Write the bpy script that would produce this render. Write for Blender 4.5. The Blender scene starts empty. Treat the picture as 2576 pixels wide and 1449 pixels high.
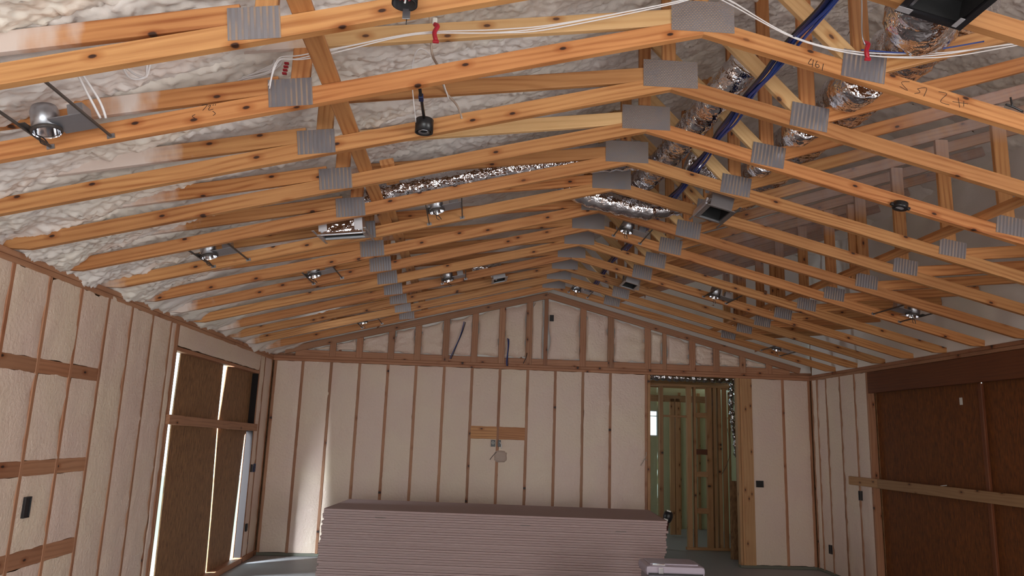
import bpy, bmesh, math, random
from mathutils import Vector, Matrix, noise
random.seed(7)
C = bpy.context.scene.collection
SC = bpy.context.scene

# ------------------------------------------------------------------ camera
F_PX, YAW, PITCH, ROLL, CAM_H = 1868.15, 0.049865, 0.195173, 0.034871, 1.7256
cd = bpy.data.cameras.new('camera'); cam = bpy.data.objects.new('camera', cd); C.objects.link(cam)
cd.sensor_fit = 'HORIZONTAL'; cd.sensor_width = 36.0; cd.lens = F_PX / 2576 * 36.0
cd.clip_start = 0.05; cd.clip_end = 200
fw = Vector((math.sin(YAW) * math.cos(PITCH), math.cos(YAW) * math.cos(PITCH), math.sin(PITCH)))
rt = Vector((math.cos(YAW), -math.sin(YAW), 0)); up = rt.cross(fw)
r2 = rt * math.cos(ROLL) + up * math.sin(ROLL); u2 = -rt * math.sin(ROLL) + up * math.cos(ROLL)
cm = Matrix((r2, u2, -fw)).transposed().to_4x4(); cm.translation = Vector((0, 0, CAM_H))
cam.matrix_world = cm
SC.camera = cam

# ------------------------------------------------------------------ world, lights, exposure
vs = SC.view_settings
vs.view_transform = 'Standard'; vs.look = 'None'; vs.gamma = 1.0; vs.use_curve_mapping = False
vs.exposure = -0.20
w = bpy.data.worlds.new('sky'); SC.world = w; w.use_nodes = True
bg = w.node_tree.nodes['Background']; bg.inputs['Color'].default_value = (0.70, 0.94, 1.0, 1); bg.inputs['Strength'].default_value = 5.0

def area(name, loc, aim, sx, sy, power, color=(1, 1, 1)):
    l = bpy.data.lights.new(name, 'AREA'); l.shape = 'RECTANGLE'; l.size = sx; l.size_y = sy
    l.energy = power; l.color = color
    o = bpy.data.objects.new(name, l); C.objects.link(o); o.location = loc
    o.rotation_euler = (Vector(aim) - Vector(loc)).to_track_quat('-Z', 'Y').to_euler()
    return o
# daylight from the right and hall windows; the rear lamp is an added fill
area('daylight_right_window', (4.93, 0.2, 1.45), (-1.0, 1.6, 1.70), 3.0, 2.2, 165, (1.0, 0.875, 0.815))
area('rear_fill', (-0.6, -2.45, 1.25), (-0.6, 3.0, 1.9), 3.0, 2.1, 125, (1.0, 0.875, 0.815))  # added fill behind the camera, softens the room and lifts the far wall
area('daylight_hall_window', (1.75, 13.4, 1.5), (4.0, 13.4, 0.9), 1.0, 1.2, 8.5, (0.84, 0.94, 1.0))
area('daylight_outside_left', (-4.3, 8.7, 1.25), (-2.0, 10.8, 0.7), 0.55, 2.0, 900, (0.80, 0.92, 1.0))

# ------------------------------------------------------------------ materials
def mat(name):
    m = bpy.data.materials.new(name); m.use_nodes = True
    nt = m.node_tree; b = nt.nodes['Principled BSDF']
    return m, nt, b
def nd(nt, t, **kw):
    n = nt.nodes.new(t)
    for k, v in kw.items(): setattr(n, k, v)
    return n
def lk(nt, a, b): nt.links.new(a, b)
def ramp(nt, src, stops):
    r = nd(nt, 'ShaderNodeValToRGB'); e = r.color_ramp.elements
    while len(e) < len(stops): e.new(0.5)
    for i, (p, c) in enumerate(stops): e[i].position = p; e[i].color = c if len(c) == 4 else (*c, 1)
    lk(nt, src, r.inputs['Fac']); return r
def mixc(nt, fac, a, b, mode='MIX'):
    m = nd(nt, 'ShaderNodeMix', data_type='RGBA', blend_type=mode)
    for s, v in ((m.inputs[0], fac), (m.inputs[6], a), (m.inputs[7], b)):
        if hasattr(v, 'links'): lk(nt, v, s)
        elif isinstance(v, (int, float)): s.default_value = v
        else: s.default_value = (*v, 1) if len(v) == 3 else v
    return m.outputs[2]
def math_(nt, op, a, b=None, c=None):
    m = nd(nt, 'ShaderNodeMath', operation=op)
    for i, v in enumerate((a, b, c)):
        if v is None: continue
        if hasattr(v, 'links'): lk(nt, v, m.inputs[i])
        else: m.inputs[i].default_value = v
    return m.outputs[0]
def coords(nt, scale=(1, 1, 1), rnd=True):
    tc = nd(nt, 'ShaderNodeTexCoord'); mp = nd(nt, 'ShaderNodeMapping'); mp.inputs['Scale'].default_value = scale
    src = tc.outputs['Object']
    if rnd:
        oi = nd(nt, 'ShaderNodeObjectInfo'); ad = nd(nt, 'ShaderNodeVectorMath', operation='MULTIPLY_ADD')
        cx = nd(nt, 'ShaderNodeCombineXYZ')
        for i, k in enumerate((37.0, 5.3, 11.7)): lk(nt, math_(nt, 'MULTIPLY', oi.outputs['Random'], k), cx.inputs[i])
        ad.inputs[1].default_value = (1, 1, 1); lk(nt, src, ad.inputs[0]); lk(nt, cx.outputs[0], ad.inputs[2]); src = ad.outputs[0]
    lk(nt, src, mp.inputs['Vector']); return mp.outputs['Vector']
def noise_t(nt, vec, scale, detail=3, rough=0.55):
    n = nd(nt, 'ShaderNodeTexNoise'); n.inputs['Scale'].default_value = scale; n.inputs['Detail'].default_value = detail
    n.inputs['Roughness'].default_value = rough; lk(nt, vec, n.inputs['Vector']); return n.outputs['Fac']
def bump(nt, b, h, strength, dist):
    bp = nd(nt, 'ShaderNodeBump'); bp.inputs['Strength'].default_value = strength; bp.inputs['Distance'].default_value = dist
    lk(nt, h, bp.inputs['Height']); lk(nt, bp.outputs['Normal'], b.inputs['Normal'])

FOAM_C = (0.70, 0.60, 0.555)
def wood(name, early, late, knot, pink, dusty=True, knots=True, spread=0.12):
    m, nt, b = mat(name)
    v = coords(nt, (1, 1, 1))
    # cathedral growth rings: bands across the face, pulled along the length
    mp = nd(nt, 'ShaderNodeMapping'); mp.inputs['Scale'].default_value = (0.9, 6.0, 6.0); lk(nt, v, mp.inputs['Vector'])
    wv = nd(nt, 'ShaderNodeTexWave', wave_type='BANDS', bands_direction='Z'); wv.inputs['Scale'].default_value = 1.5
    wv.inputs['Distortion'].default_value = 13.0; wv.inputs['Detail'].default_value = 2.0; wv.inputs['Detail Scale'].default_value = 0.55
    lk(nt, mp.outputs[0], wv.inputs['Vector'])
    mp2 = nd(nt, 'ShaderNodeMapping'); mp2.inputs['Scale'].default_value = (1.6, 55, 55); lk(nt, v, mp2.inputs['Vector'])
    fine = noise_t(nt, mp2.outputs[0], 1.0, 4, 0.65)
    g = math_(nt, 'MULTIPLY_ADD', wv.outputs['Fac'], 0.5, math_(nt, 'MULTIPLY', fine, 0.62))
    g = math_(nt, 'MULTIPLY_ADD', math_(nt, 'POWER', wv.outputs['Fac'], 2.2), math_(nt, 'MULTIPLY_ADD', noise_t(nt, v, 2.3, 2), 0.9, -0.17), math_(nt, 'MULTIPLY', fine, 0.84))
    r = ramp(nt, g, [(0.22, early), (0.62, tuple(0.5 * (a + c) for a, c in zip(early, late))), (0.98, late)])
    col = r.outputs['Color']
    # board to board variation
    oi = nd(nt, 'ShaderNodeObjectInfo')
    rr = math_(nt, 'FRACT', math_(nt, 'MULTIPLY', oi.outputs['Random'], 17.31))
    col = mixc(nt, math_(nt, 'MULTIPLY', rr, 0.55), col, pink, 'MULTIPLY')
    hv = nd(nt, 'ShaderNodeHueSaturation'); lk(nt, col, hv.inputs['Color'])
    lk(nt, math_(nt, 'MULTIPLY_ADD', oi.outputs['Random'], spread * 2.6, 1 - spread), hv.inputs['Value']); col = hv.outputs['Color']
    lowf = noise_t(nt, v, 1.7, 2)
    col = mixc(nt, math_(nt, 'MULTIPLY', math_(nt, 'SUBTRACT', lowf, 0.42), 0.9), col, (0.60, 0.42, 0.27), 'MULTIPLY')
    if knots:
        mp3 = nd(nt, 'ShaderNodeMapping'); mp3.inputs['Scale'].default_value = (3.0, 2.0, 6.3); lk(nt, v, mp3.inputs['Vector'])
        vo = nd(nt, 'ShaderNodeTexVoronoi', feature='F1', voronoi_dimensions='2D'); vo.inputs['Scale'].default_value = 1.0
        sx_ = nd(nt, 'ShaderNodeSeparateXYZ'); cx_ = nd(nt, 'ShaderNodeCombineXYZ'); lk(nt, mp3.outputs[0], sx_.inputs[0])
        lk(nt, sx_.outputs[0], cx_.inputs[0]); lk(nt, math_(nt, 'ADD', sx_.outputs[2], sx_.outputs[1]), cx_.inputs[1]); lk(nt, cx_.outputs[0], vo.inputs['Vector'])
        k1 = ramp(nt, vo.outputs['Distance'], [(0.038, (1, 1, 1)), (0.062, (0, 0, 0))])
        k2 = ramp(nt, vo.outputs['Distance'], [(0.06, (0.75, 0.75, 0.75)), (0.18, (0, 0, 0))])
        sel = ramp(nt, vo.outputs['Color'], [(0.38, (0, 0, 0)), (0.40, (1, 1, 1))])
        col = mixc(nt, math_(nt, 'MULTIPLY', k2.outputs[0], sel.outputs[0]), col, (0.62, 0.40, 0.22), 'MULTIPLY')
        col = mixc(nt, math_(nt, 'MULTIPLY', k1.outputs[0], sel.outputs[0]), col, knot)
    if dusty:
        at = nd(nt, 'ShaderNodeAttribute', attribute_name='foam')
        mp4 = nd(nt, 'ShaderNodeMapping'); mp4.inputs['Scale'].default_value = (9, 5, 3.5); lk(nt, v, mp4.inputs['Vector'])
        dn = noise_t(nt, mp4.outputs[0], 1.0, 3)
        f = math_(nt, 'ADD', at.outputs['Fac'], math_(nt, 'MULTIPLY', math_(nt, 'SUBTRACT', dn, 0.5), 1.3))
        fr = ramp(nt, f, [(0.25, (0, 0, 0)), (0.85, (0.92, 0.92, 0.92))])
        gate = math_(nt, 'GREATER_THAN', at.outputs['Fac'], 0.02)
        hz = nd(nt, 'ShaderNodeClamp'); lk(nt, math_(nt, 'MULTIPLY', at.outputs['Fac'], -1.0), hz.inputs[0])
        col = mixc(nt, math_(nt, 'MULTIPLY', hz.outputs[0], math_(nt, 'MULTIPLY_ADD', dn, 0.8, 0.15)), col, (0.46, 0.40, 0.41))
        col = mixc(nt, math_(nt, 'MULTIPLY', fr.outputs[0], gate), col, FOAM_C)
    lk(nt, col, b.inputs['Base Color']); b.inputs['Roughness'].default_value = 0.55
    bump(nt, b, g, 0.12, 0.004)
    return m
WOOD = wood('pine_framing', (0.575, 0.298, 0.115), (0.29, 0.098, 0.025), (0.04, 0.011, 0.004), (1.0, 0.74, 0.66))
WOODP = wood('pale_spruce_web', (0.70, 0.47, 0.235), (0.56, 0.335, 0.145), (0.10, 0.04, 0.02), (1.0, 0.88, 0.8), spread=0.06)
STUD = wood('wall_stud_wood', (0.42, 0.215, 0.12), (0.27, 0.12, 0.062), (0.03, 0.012, 0.008), (1.0, 0.80, 0.72))
RAW = wood('hall_stud_wood', (0.50, 0.285, 0.135), (0.36, 0.175, 0.075), (0.05, 0.02, 0.01), (1.0, 0.88, 0.8))

def foam_mat(name, col, yellow, bs, bd, sc):
    m, nt, b = mat(name)
    v = coords(nt, (1, 1, 1))
    n1 = noise_t(nt, v, 1.1, 3); n2 = noise_t(nt, v, sc, 4, 0.6)
    c = mixc(nt, ramp(nt, n1, [(0.40, (0, 0, 0)), (0.68, (0.75, 0.75, 0.75))]).outputs[0], col, yellow)
    lk(nt, c, b.inputs['Base Color']); b.inputs['Roughness'].default_value = 0.36
    b.inputs['Specular IOR Level'].default_value = 0.5
    bump(nt, b, n2, bs, bd); return m
FOAM = foam_mat('spray_foam', (0.82, 0.755, 0.725), (0.84, 0.78, 0.68), 0.18, 0.010, 55)
FOAMW = foam_mat('trimmed_wall_foam', (0.72, 0.545, 0.465), (0.76, 0.62, 0.47), 0.55, 0.016, 34)
FOAMG = foam_mat('hall_foam', (0.56, 0.56, 0.36), (0.58, 0.60, 0.40), 0.30, 0.012, 30)

def simple(name, col, rough=0.5, metal=0.0, spec=0.5, bs=0.0, sc=40):
    m, nt, b = mat(name); b.inputs['Base Color'].default_value = (*col, 1); b.inputs['Roughness'].default_value = rough
    b.inputs['Metallic'].default_value = metal; b.inputs['Specular IOR Level'].default_value = spec
    v = coords(nt); n = noise_t(nt, v, sc, 3)
    cc = mixc(nt, math_(nt, 'MULTIPLY', n, 0.35), col, tuple(x * 0.75 for x in col)); lk(nt, cc, b.inputs['Base Color'])
    if bs: bump(nt, b, n, bs, 0.01)
    return m
GALV = simple('galvanised_steel', (0.48, 0.49, 0.53), 0.38, 1.0, bs=0.05)
SHINY = simple('bright_reflector', (0.80, 0.81, 0.86), 0.12, 1.0)
DARKST = simple('dark_hanger_steel', (0.13, 0.11, 0.10), 0.5, 0.6)
BLACK = simple('black_plastic', (0.012, 0.011, 0.013), 0.35)
HOLE = simple('opening_shade_black', (0.008, 0.008, 0.009), 0.7)  # shade inside the boot openings put into a near-black colour
BLUE = simple('blue_cable_jacket', (0.020, 0.052, 0.25), 0.4)
NAVY = simple('dark_blue_cable_jacket', (0.008, 0.015, 0.075), 0.4)
WHITE = simple('white_cable_jacket', (0.80, 0.77, 0.78), 0.4)
BEIGE = simple('beige_cable_jacket', (0.42, 0.33, 0.27), 0.5)
RED = simple('red_plastic_strap', (0.42, 0.012, 0.03), 0.35)
GREYBX = simple('grey_plate', (0.42, 0.43, 0.48), 0.4, 0.8)
FOILT = simple('foil_tape', (0.66, 0.64, 0.68), 0.35, 0.6)
INK = simple('marker_ink', (0.02, 0.012, 0.01), 0.8)
CONC = simple('concrete_slab', (0.34, 0.33, 0.34), 0.55, bs=0.15, sc=14)
DRY = simple('drywall_face_paper', (0.44, 0.315, 0.305), 0.7)
DRYE = simple('drywall_tapered_edge', (0.39, 0.275, 0.265), 0.8)
COOL = simple('lavender_grey_cooler_plastic', (0.44, 0.38, 0.46), 0.35)
COOLD = simple('cooler_body_plastic', (0.22, 0.21, 0.23), 0.4)
CAPW = simple('white_label_plastic', (0.75, 0.73, 0.68), 0.4)
MAROON = simple('maroon_bottle_plastic', (0.10, 0.03, 0.03), 0.4)
RAIL = wood('rail_wood', (0.34, 0.20, 0.10), (0.25, 0.13, 0.06), (0.05, 0.02, 0.01), (1, 0.9, 0.85), dusty=False)
LVL = wood('laminated_header_wood', (0.17, 0.05, 0.015), (0.10, 0.027, 0.009), (0.03, 0.01, 0.005), (1, 0.9, 0.85), dusty=False, knots=False)
SCAR = simple('smeared_foam', (0.50, 0.38, 0.32), 0.6, bs=0.4)
JAMB = simple('darkened_jamb', (0.022, 0.018, 0.018), 0.95, spec=0.1)  # shade put into the colour so the outside light doesn't whiten the jamb
SILLP = simple('treated_bottom_plate', (0.16, 0.155, 0.12), 0.8)
DIRT = simple('outside_ground', (0.30, 0.27, 0.20), 0.9, bs=0.2, sc=6)
GLASS, nt_, b_ = mat('window_glass'); b_.inputs['Transmission Weight'].default_value = 1.0; b_.inputs['Roughness'].default_value = 0.02; b_.inputs['IOR'].default_value = 1.45
VINYL = simple('white_window_vinyl', (0.75, 0.77, 0.78), 0.4)
GND, _, _ = (simple('ground_dirt', (0.25, 0.23, 0.17), 0.9), 0, 0)

def osb(name, a, bcol):
    m, nt, b = mat(name)
    v = coords(nt, (9, 9, 2.2))
    n1 = noise_t(nt, v, 6.0, 4, 0.65); n2 = noise_t(nt, coords(nt, (30, 30, 5)), 2.0, 2)
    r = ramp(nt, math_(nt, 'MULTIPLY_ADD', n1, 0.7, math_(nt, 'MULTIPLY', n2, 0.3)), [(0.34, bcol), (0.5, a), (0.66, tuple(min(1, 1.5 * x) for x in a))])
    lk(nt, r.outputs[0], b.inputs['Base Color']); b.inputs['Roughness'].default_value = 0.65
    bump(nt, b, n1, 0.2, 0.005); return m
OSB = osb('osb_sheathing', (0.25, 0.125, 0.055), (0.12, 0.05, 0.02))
OSBR = osb('osb_sheathing_shaded', (0.15, 0.043, 0.006), (0.075, 0.019, 0.003))  # darker copy of the board: right wall's shadow put into the colour

def plate_mat(name, kind):
    m, nt, b = mat(name)
    tc = nd(nt, 'ShaderNodeTexCoord'); sp = nd(nt, 'ShaderNodeSeparateXYZ'); lk(nt, tc.outputs['Object'], sp.inputs[0])
    def fr(s, k, off=None):
        x = math_(nt, 'MULTIPLY', s, k)
        if off is not None: x = math_(nt, 'ADD', x, off)
        return math_(nt, 'FRACT', x)
    if kind == 'bands':
        cx = fr(sp.outputs[0], 41.0); cz = fr(sp.outputs[2], 150.0)
        sl = math_(nt, 'MULTIPLY', math_(nt, 'LESS_THAN', cx, 0.34), math_(nt, 'LESS_THAN', cz, 0.70))
        ridge = math_(nt, 'PINGPONG', cx, 0.5)
    else:
        row = math_(nt, 'FLOOR', math_(nt, 'MULTIPLY', sp.outputs[2], 105.0))
        cx = fr(sp.outputs[0], 62.0, math_(nt, 'MULTIPLY', math_(nt, 'MODULO', row, 2.0), 0.5)); cz = fr(sp.outputs[2], 105.0)
        sl = math_(nt, 'MULTIPLY', math_(nt, 'LESS_THAN', cx, 0.50), math_(nt, 'LESS_THAN', cz, 0.46))
        ridge = sl
    oi = nd(nt, 'ShaderNodeObjectInfo')
    base = mixc(nt, math_(nt, 'MULTIPLY', oi.outputs['Random'], 0.5), (0.34, 0.33, 0.36), (0.24, 0.235, 0.26))
    v = coords(nt); n = noise_t(nt, v, 9, 2)
    f = math_(nt, 'MULTIPLY', sl, math_(nt, 'MULTIPLY_ADD', n, 5.0, -1.9 if kind == 'bands' else -1.3))
    fcl = nd(nt, 'ShaderNodeClamp'); lk(nt, f, fcl.inputs[0])
    lk(nt, mixc(nt, fcl.outputs[0], base, (0.40, 0.275, 0.19)), b.inputs['Base Color'])
    lk(nt, math_(nt, 'MULTIPLY_ADD', fcl.outputs[0], -0.75, 0.85), b.inputs['Metallic']); b.inputs['Roughness'].default_value = 0.42
    bump(nt, b, ridge, 0.6, 0.006); return m
PLB = plate_mat('punched_plate_banded', 'bands'); PLD = plate_mat('punched_plate_dotted', 'dots')

FOIL, nt_, b_ = mat('crinkled_foil')
b_.inputs['Base Color'].default_value = (0.66, 0.65, 0.68, 1); b_.inputs['Metallic'].default_value = 1.0; b_.inputs['Roughness'].default_value = 0.09
bump(nt_, b_, noise_t(nt_, coords(nt_, (1, 1, 1)), 26, 2), 0.55, 0.02)

# ------------------------------------------------------------------ mesh helpers
def mesh(name, vs_, fs, m, smooth=False, foam=None):
    me = bpy.data.meshes.new(name); me.from_pydata([tuple(v) for v in vs_], [], fs); me.materials.append(m)
    if smooth: me.polygons.foreach_set('use_smooth', [True] * len(me.polygons))
    if foam is not None:
        a = me.attributes.new('foam', 'FLOAT', 'POINT'); a.data.foreach_set('value', foam)
    me.update(); return me
I4 = Matrix.Identity(4)
WM = {}
def link(name, me, parent=None, M=I4, local=False):
    """one mesh object; M is its world matrix, or its matrix under the parent when local"""
    o = bpy.data.objects.new(name, me); C.objects.link(o)
    if parent is not None:
        o.parent = parent; L = M if local else WM[parent.name].inverted() @ M
        o.matrix_local = L; WM[o.name] = WM[parent.name] @ L
    else:
        o.matrix_world = M; WM[o.name] = M.copy()
    return o
def tag(o, label=None, cat=None, group=None, kind=None):
    for k, v in (('label', label), ('category', cat), ('group', group), ('kind', kind)):
        if v: o[k] = v
    return o
def thing(name, label, cat, loc, group=None, roty=0.0, rotz=0.0, kind=None, rotx=0.0):
    o = bpy.data.objects.new(name, None); C.objects.link(o)
    M = Matrix.Translation(Vector(loc)) @ Matrix.Rotation(rotz, 4, 'Z') @ Matrix.Rotation(roty, 4, 'Y') @ Matrix.Rotation(rotx, 4, 'X')
    o.empty_display_size = 0.1; o.matrix_world = M; WM[o.name] = M
    return tag(o, label, cat, group, kind)
_cache = {}
def bar_mesh(L, wd, th, m, segs=1, foam=None):
    """lumber: length on X from 0 to L, width on Z, thickness on Y, eased long edges"""
    key = (round(L, 3), round(wd, 4), round(th, 4), m.name, segs)
    if foam is None and key in _cache: return _cache[key]
    c = min(0.004, wd * 0.1, th * 0.15); a, b = th / 2, wd / 2
    prof = [(-a + c, -b), (a - c, -b), (a, -b + c), (a, b - c), (a - c, b), (-a + c, b), (-a, b - c), (-a, -b + c)]
    vs_, fs = [], []
    for i in range(segs + 1): vs_ += [(L * i / segs, y, z) for y, z in prof]
    for i in range(segs):
        for j in range(8):
            p, q = i * 8 + j, i * 8 + (j + 1) % 8; fs.append((p, q, q + 8, p + 8))
    fs.append(tuple(range(7, -1, -1))); n = segs * 8; fs.append(tuple(range(n, n + 8)))
    me = mesh('lumber', vs_, fs, m, foam=None if foam is None else [foam(v) for v in vs_])
    if foam is None: _cache[key] = me
    return me
def bar(name, p0, p1, wdir, wd, th, m, parent=None, segs=1, foam=None):
    p0, p1 = Vector(p0), Vector(p1); x = (p1 - p0); L = x.length; x.normalize()
    z = Vector(wdir); z = (z - x * z.dot(x)).normalized(); y = z.cross(x)
    M = Matrix((x, y, z)).transposed().to_4x4(); M.translation = p0
    ff = None
    if foam is not None: ff = lambda v: foam(M @ Vector(v))
    return link(name, bar_mesh(L, wd, th, m, segs, ff), parent, M)
def prism(name, poly, ang, y0, th, m, parent, segsplit=None, foam=None):
    """board in a truss plane from an x-z outline, grain along ang"""
    R = Matrix.Rotation(-ang, 4, 'Y'); x0, z0 = poly[0]
    M = Matrix.Translation((x0, y0, z0)) @ R; Mi = M.inverted()
    a = [Mi @ Vector((x, y0 - th / 2, z)) for x, z in poly]; b = [Mi @ Vector((x, y0 + th / 2, z)) for x, z in poly]
    n = len(poly)
    fs = [tuple(range(n)), tuple(range(2 * n - 1, n - 1, -1))] + [((i + 1) % n, i, i + n, (i + 1) % n + n) for i in range(n)]
    me = mesh('chord', a + b, fs, m)
    bm = bmesh.new(); bm.from_mesh(me)
    bmesh.ops.recalc_face_normals(bm, faces=bm.faces)
    if foam is not None:
        for k in range(1, 40):
            g = bm.verts[:] + bm.edges[:] + bm.faces[:]
            xs = -0.0 + k * 0.11
            bmesh.ops.bisect_plane(bm, geom=g, plane_co=(xs, 0, 0), plane_no=(1, 0, 0))
    bm.to_mesh(me); bm.free()
    if foam is not None:
        at = me.attributes.new('foam', 'FLOAT', 'POINT'); at.data.foreach_set('value', [foam(M @ v.co) for v in me.vertices])
    return link(name, me, parent, M)
def box_mesh(dx, dy, dz, m, bev=0.0, key=None):
    k = ('box', round(dx, 4), round(dy, 4), round(dz, 4), m.name, bev)
    if k in _cache: return _cache[k]
    bm = bmesh.new(); bmesh.ops.create_cube(bm, size=1.0)
    for v in bm.verts: v.co = Vector((v.co.x * dx, v.co.y * dy, v.co.z * dz))
    if bev: bmesh.ops.bevel(bm, geom=bm.edges[:], offset=bev, segments=2, affect='EDGES', profile=0.6)
    me = bpy.data.meshes.new('block'); bm.to_mesh(me); bm.free(); me.materials.append(m); _cache[k] = me; return me
def box(name, c, d, m, parent=None, bev=0.0, local=False, rot=I4):
    return link(name, box_mesh(*d, m, bev), parent, Matrix.Translation(Vector(c)) @ rot, local)
def lathe_mesh(prof, m, n=28, key=None):
    """(r, z) profile about Z"""
    if key and key in _cache: return _cache[key]
    vs_, fs = [], []
    for r, z in prof: vs_ += [(r * math.cos(2 * math.pi * j / n), r * math.sin(2 * math.pi * j / n), z) for j in range(n)]
    for i in range(len(prof) - 1):
        for j in range(n):
            k = (j + 1) % n; fs.append((i * n + j, i * n + k, (i + 1) * n + k, (i + 1) * n + j))
    if prof[0][0] > 1e-4: pass
    me = mesh('turned', vs_, fs, m, True)
    if key: _cache[key] = me
    return me
def smooth_path(pts, n=8):
    P = [Vector(p) for p in pts]; out = []
    for i in range(len(P) - 1):
        p0, p1, p2, p3 = P[max(i - 1, 0)], P[i], P[i + 1], P[min(i + 2, len(P) - 1)]
        for k in range(n):
            t = k / n
            out.append(0.5 * ((2 * p1) + (p2 - p0) * t + (2 * p0 - 5 * p1 + 4 * p2 - p3) * t * t + (3 * p1 - p0 - 3 * p2 + p3) * t ** 3))
    out.append(P[-1]); return out
def tube_geo(path, rad, n=8, disp=None, vs_=None, fs=None):
    vs_ = [] if vs_ is None else vs_; fs = [] if fs is None else fs; base = len(vs_)
    t0 = (path[1] - path[0]).normalized(); a = Vector((0, 0, 1)) if abs(t0.z) < 0.9 else Vector((1, 0, 0))
    u = t0.cross(a).normalized()
    for i, p in enumerate(path):
        t = (path[min(i + 1, len(path) - 1)] - path[max(i - 1, 0)]).normalized()
        u = (u - t * u.dot(t)).normalized(); v = t.cross(u)
        for j in range(n):
            an = 2 * math.pi * j / n; d = u * math.cos(an) + v * math.sin(an)
            r = rad(i) if callable(rad) else rad
            if disp: r += disp(p, d, i, j)
            vs_.append(p + d * r)
    m_ = len(path)
    for i in range(m_ - 1):
        for j in range(n):
            k = (j + 1) % n; fs.append((base + i * n + j, base + i * n + k, base + (i + 1) * n + k, base + (i + 1) * n + j))
    fs.append(tuple(base + j for j in range(n - 1, -1, -1))); fs.append(tuple(base + (m_ - 1) * n + j for j in range(n)))
    return vs_, fs
def tube(name, pts, rad, m, parent=None, n=8, seg=6, local=False, disp=None):
    path = smooth_path(pts, seg); o = path[0].copy()
    vs_, fs = tube_geo([p - o for p in path], rad, n, disp)
    return link(name, mesh('tube', vs_, fs, m, True), parent, Matrix.Translation(o), local)
def quad_panel(name, origin, u, v, nrm, W, H, nu, nv, m, parent, amp=0.004, rag=0.006, edge=0.007, sc=7.0, seed=0.0, top_rag=None, sides=None, smooth=True):
    """a slightly lumpy foam face spanning W along u and H along v; sides(t)->(u0,u1) limits, edges tucked back"""
    o, u, v, nrm = Vector(origin), Vector(u), Vector(v), Vector(nrm)
    vs_, fs = [], []
    for j in range(nv + 1):
        for i in range(nu + 1):
            a, b = i / nu, j / nv
            q = o + u * (W * a) + v * (H * b); s = Vector((seed, seed * 0.7, seed * 1.3))
            e = min(i, nu - i, j, nv - j)
            d = amp * (noise.noise(q * sc + s) + 0.6 * noise.noise(q * sc * 2.7 + s))
            off = Vector((0, 0, 0))
            if i in (0, nu): off += u * rag * (noise.noise(q * 7 + s) + 0.8 * noise.noise(q * 24 + s))
            if j in (0, nv): off += v * (top_rag if (top_rag and j == nv) else rag) * noise.noise(q * 9 + s * 2)
            if callable(sides): q = sides(a, b, q)
            vs_.append(q - o + off + nrm * (d + (-edge if e == 0 else (-edge * 0.15 if e == 1 else 0))))
    for j in range(nv):
        for i in range(nu):
            p = j * (nu + 1) + i; fs.append((p, p + 1, p + nu + 2, p + nu + 1))
    fc = u.cross(v).dot(nrm)
    if fc < 0: fs = [f[::-1] for f in fs]
    return link(name, mesh('foam', vs_, fs, m, smooth), parent, Matrix.Translation(o))

# ------------------------------------------------------------------ layout numbers (metres, camera stands at x=0,y=0)
K, SP = 4.518626, 0.6096
def T(i): return (K + i) * SP
XL, XR, D = -2.84, 5.006, 10.803
ZP = 2.737                      # top of wall plates
RX, RZ, S = 1.083, 3.725, 0.2585   # vault ridge (soffit) and slope
def soff(x): return RZ - S * abs(x - RX)
def roof(x):                    # inner face of the roof foam
    return 3.965 + 0.42 * x if x < 3.2 else 3.965 + 0.42 * 3.2 - 0.42 * (x - 3.2)
ORD = ['nearest', 'second', 'third', 'fourth', 'fifth', 'sixth', 'seventh', 'eighth', 'ninth', 'tenth', 'eleventh', 'twelfth', 'thirteenth']

# ------------------------------------------------------------------ floor, ground outside
fl = box('floor', (1.2, 6.5, -0.06), (8.6, 18.6, 0.12), CONC); tag(fl, 'bare grey concrete floor slab', kind='structure')
gr = box('ground', (-14.5, 8, -0.24), (22.8, 40, 0.2), GND); tag(gr, 'dirt ground outside the boarded door opening', kind='structure')

# ------------------------------------------------------------------ wall_left
OY0, OY1, OZ = 7.29, 10.15, 2.45
wl = thing('wall_left', 'left wall of shaved cream spray foam between pine studs', None, (XL, 6, 0), kind='structure')
box('sheathing', (XL - 0.105, (OY0 - 2.6) / 2, 1.4), (0.012, OY0 + 2.6, 2.8), OSB, wl)
box('sheathing', (XL - 0.105, (OY1 + 11.0) / 2, 1.4), (0.012, 11.0 - OY1, 2.8), OSB, wl)
box('sheathing', (XL - 0.105, (OY0 + OY1) / 2, (OZ + 2.8) / 2), (0.012, OY1 - OY0, 2.8 - OZ), OSB, wl)
bar('top_plate', (XL - 0.045, -2.5, ZP - 0.019), (XL - 0.045, D, ZP - 0.019), (1, 0, 0), 0.092, 0.038, STUD, wl)
bar('top_plate', (XL - 0.045, -2.5, ZP - 0.058), (XL - 0.045, D, ZP - 0.058), (1, 0, 0), 0.089, 0.038, STUD, wl)
bar('bottom_plate', (XL - 0.045, -2.5, 0.02), (XL - 0.045, OY0, 0.02), (1, 0, 0), 0.089, 0.038, SILLP, wl)
bar('bottom_plate', (XL - 0.035, OY0, 0.035), (XL - 0.035, D, 0.035), (1, 0, 0), 0.10, 0.066, STUD, wl)
ys = [7.27 - 0.038]; ys += [7.10 - 0.4115 * k for k in range(0, 11)]
def stud(p, w_, y, z0, z1, m=STUD, name='stud', th=0.038):
    return bar(name, (XL - 0.0445 + 0.0, y, z0), (XL - 0.0445, y, z1), (1, 0, 0), 0.089, th, m, p)
for y in ys: stud(wl, 0, y, 0.04, ZP - 0.078)
edges = sorted(ys)
blocks = {0: (5.05, 5.86)}
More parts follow.
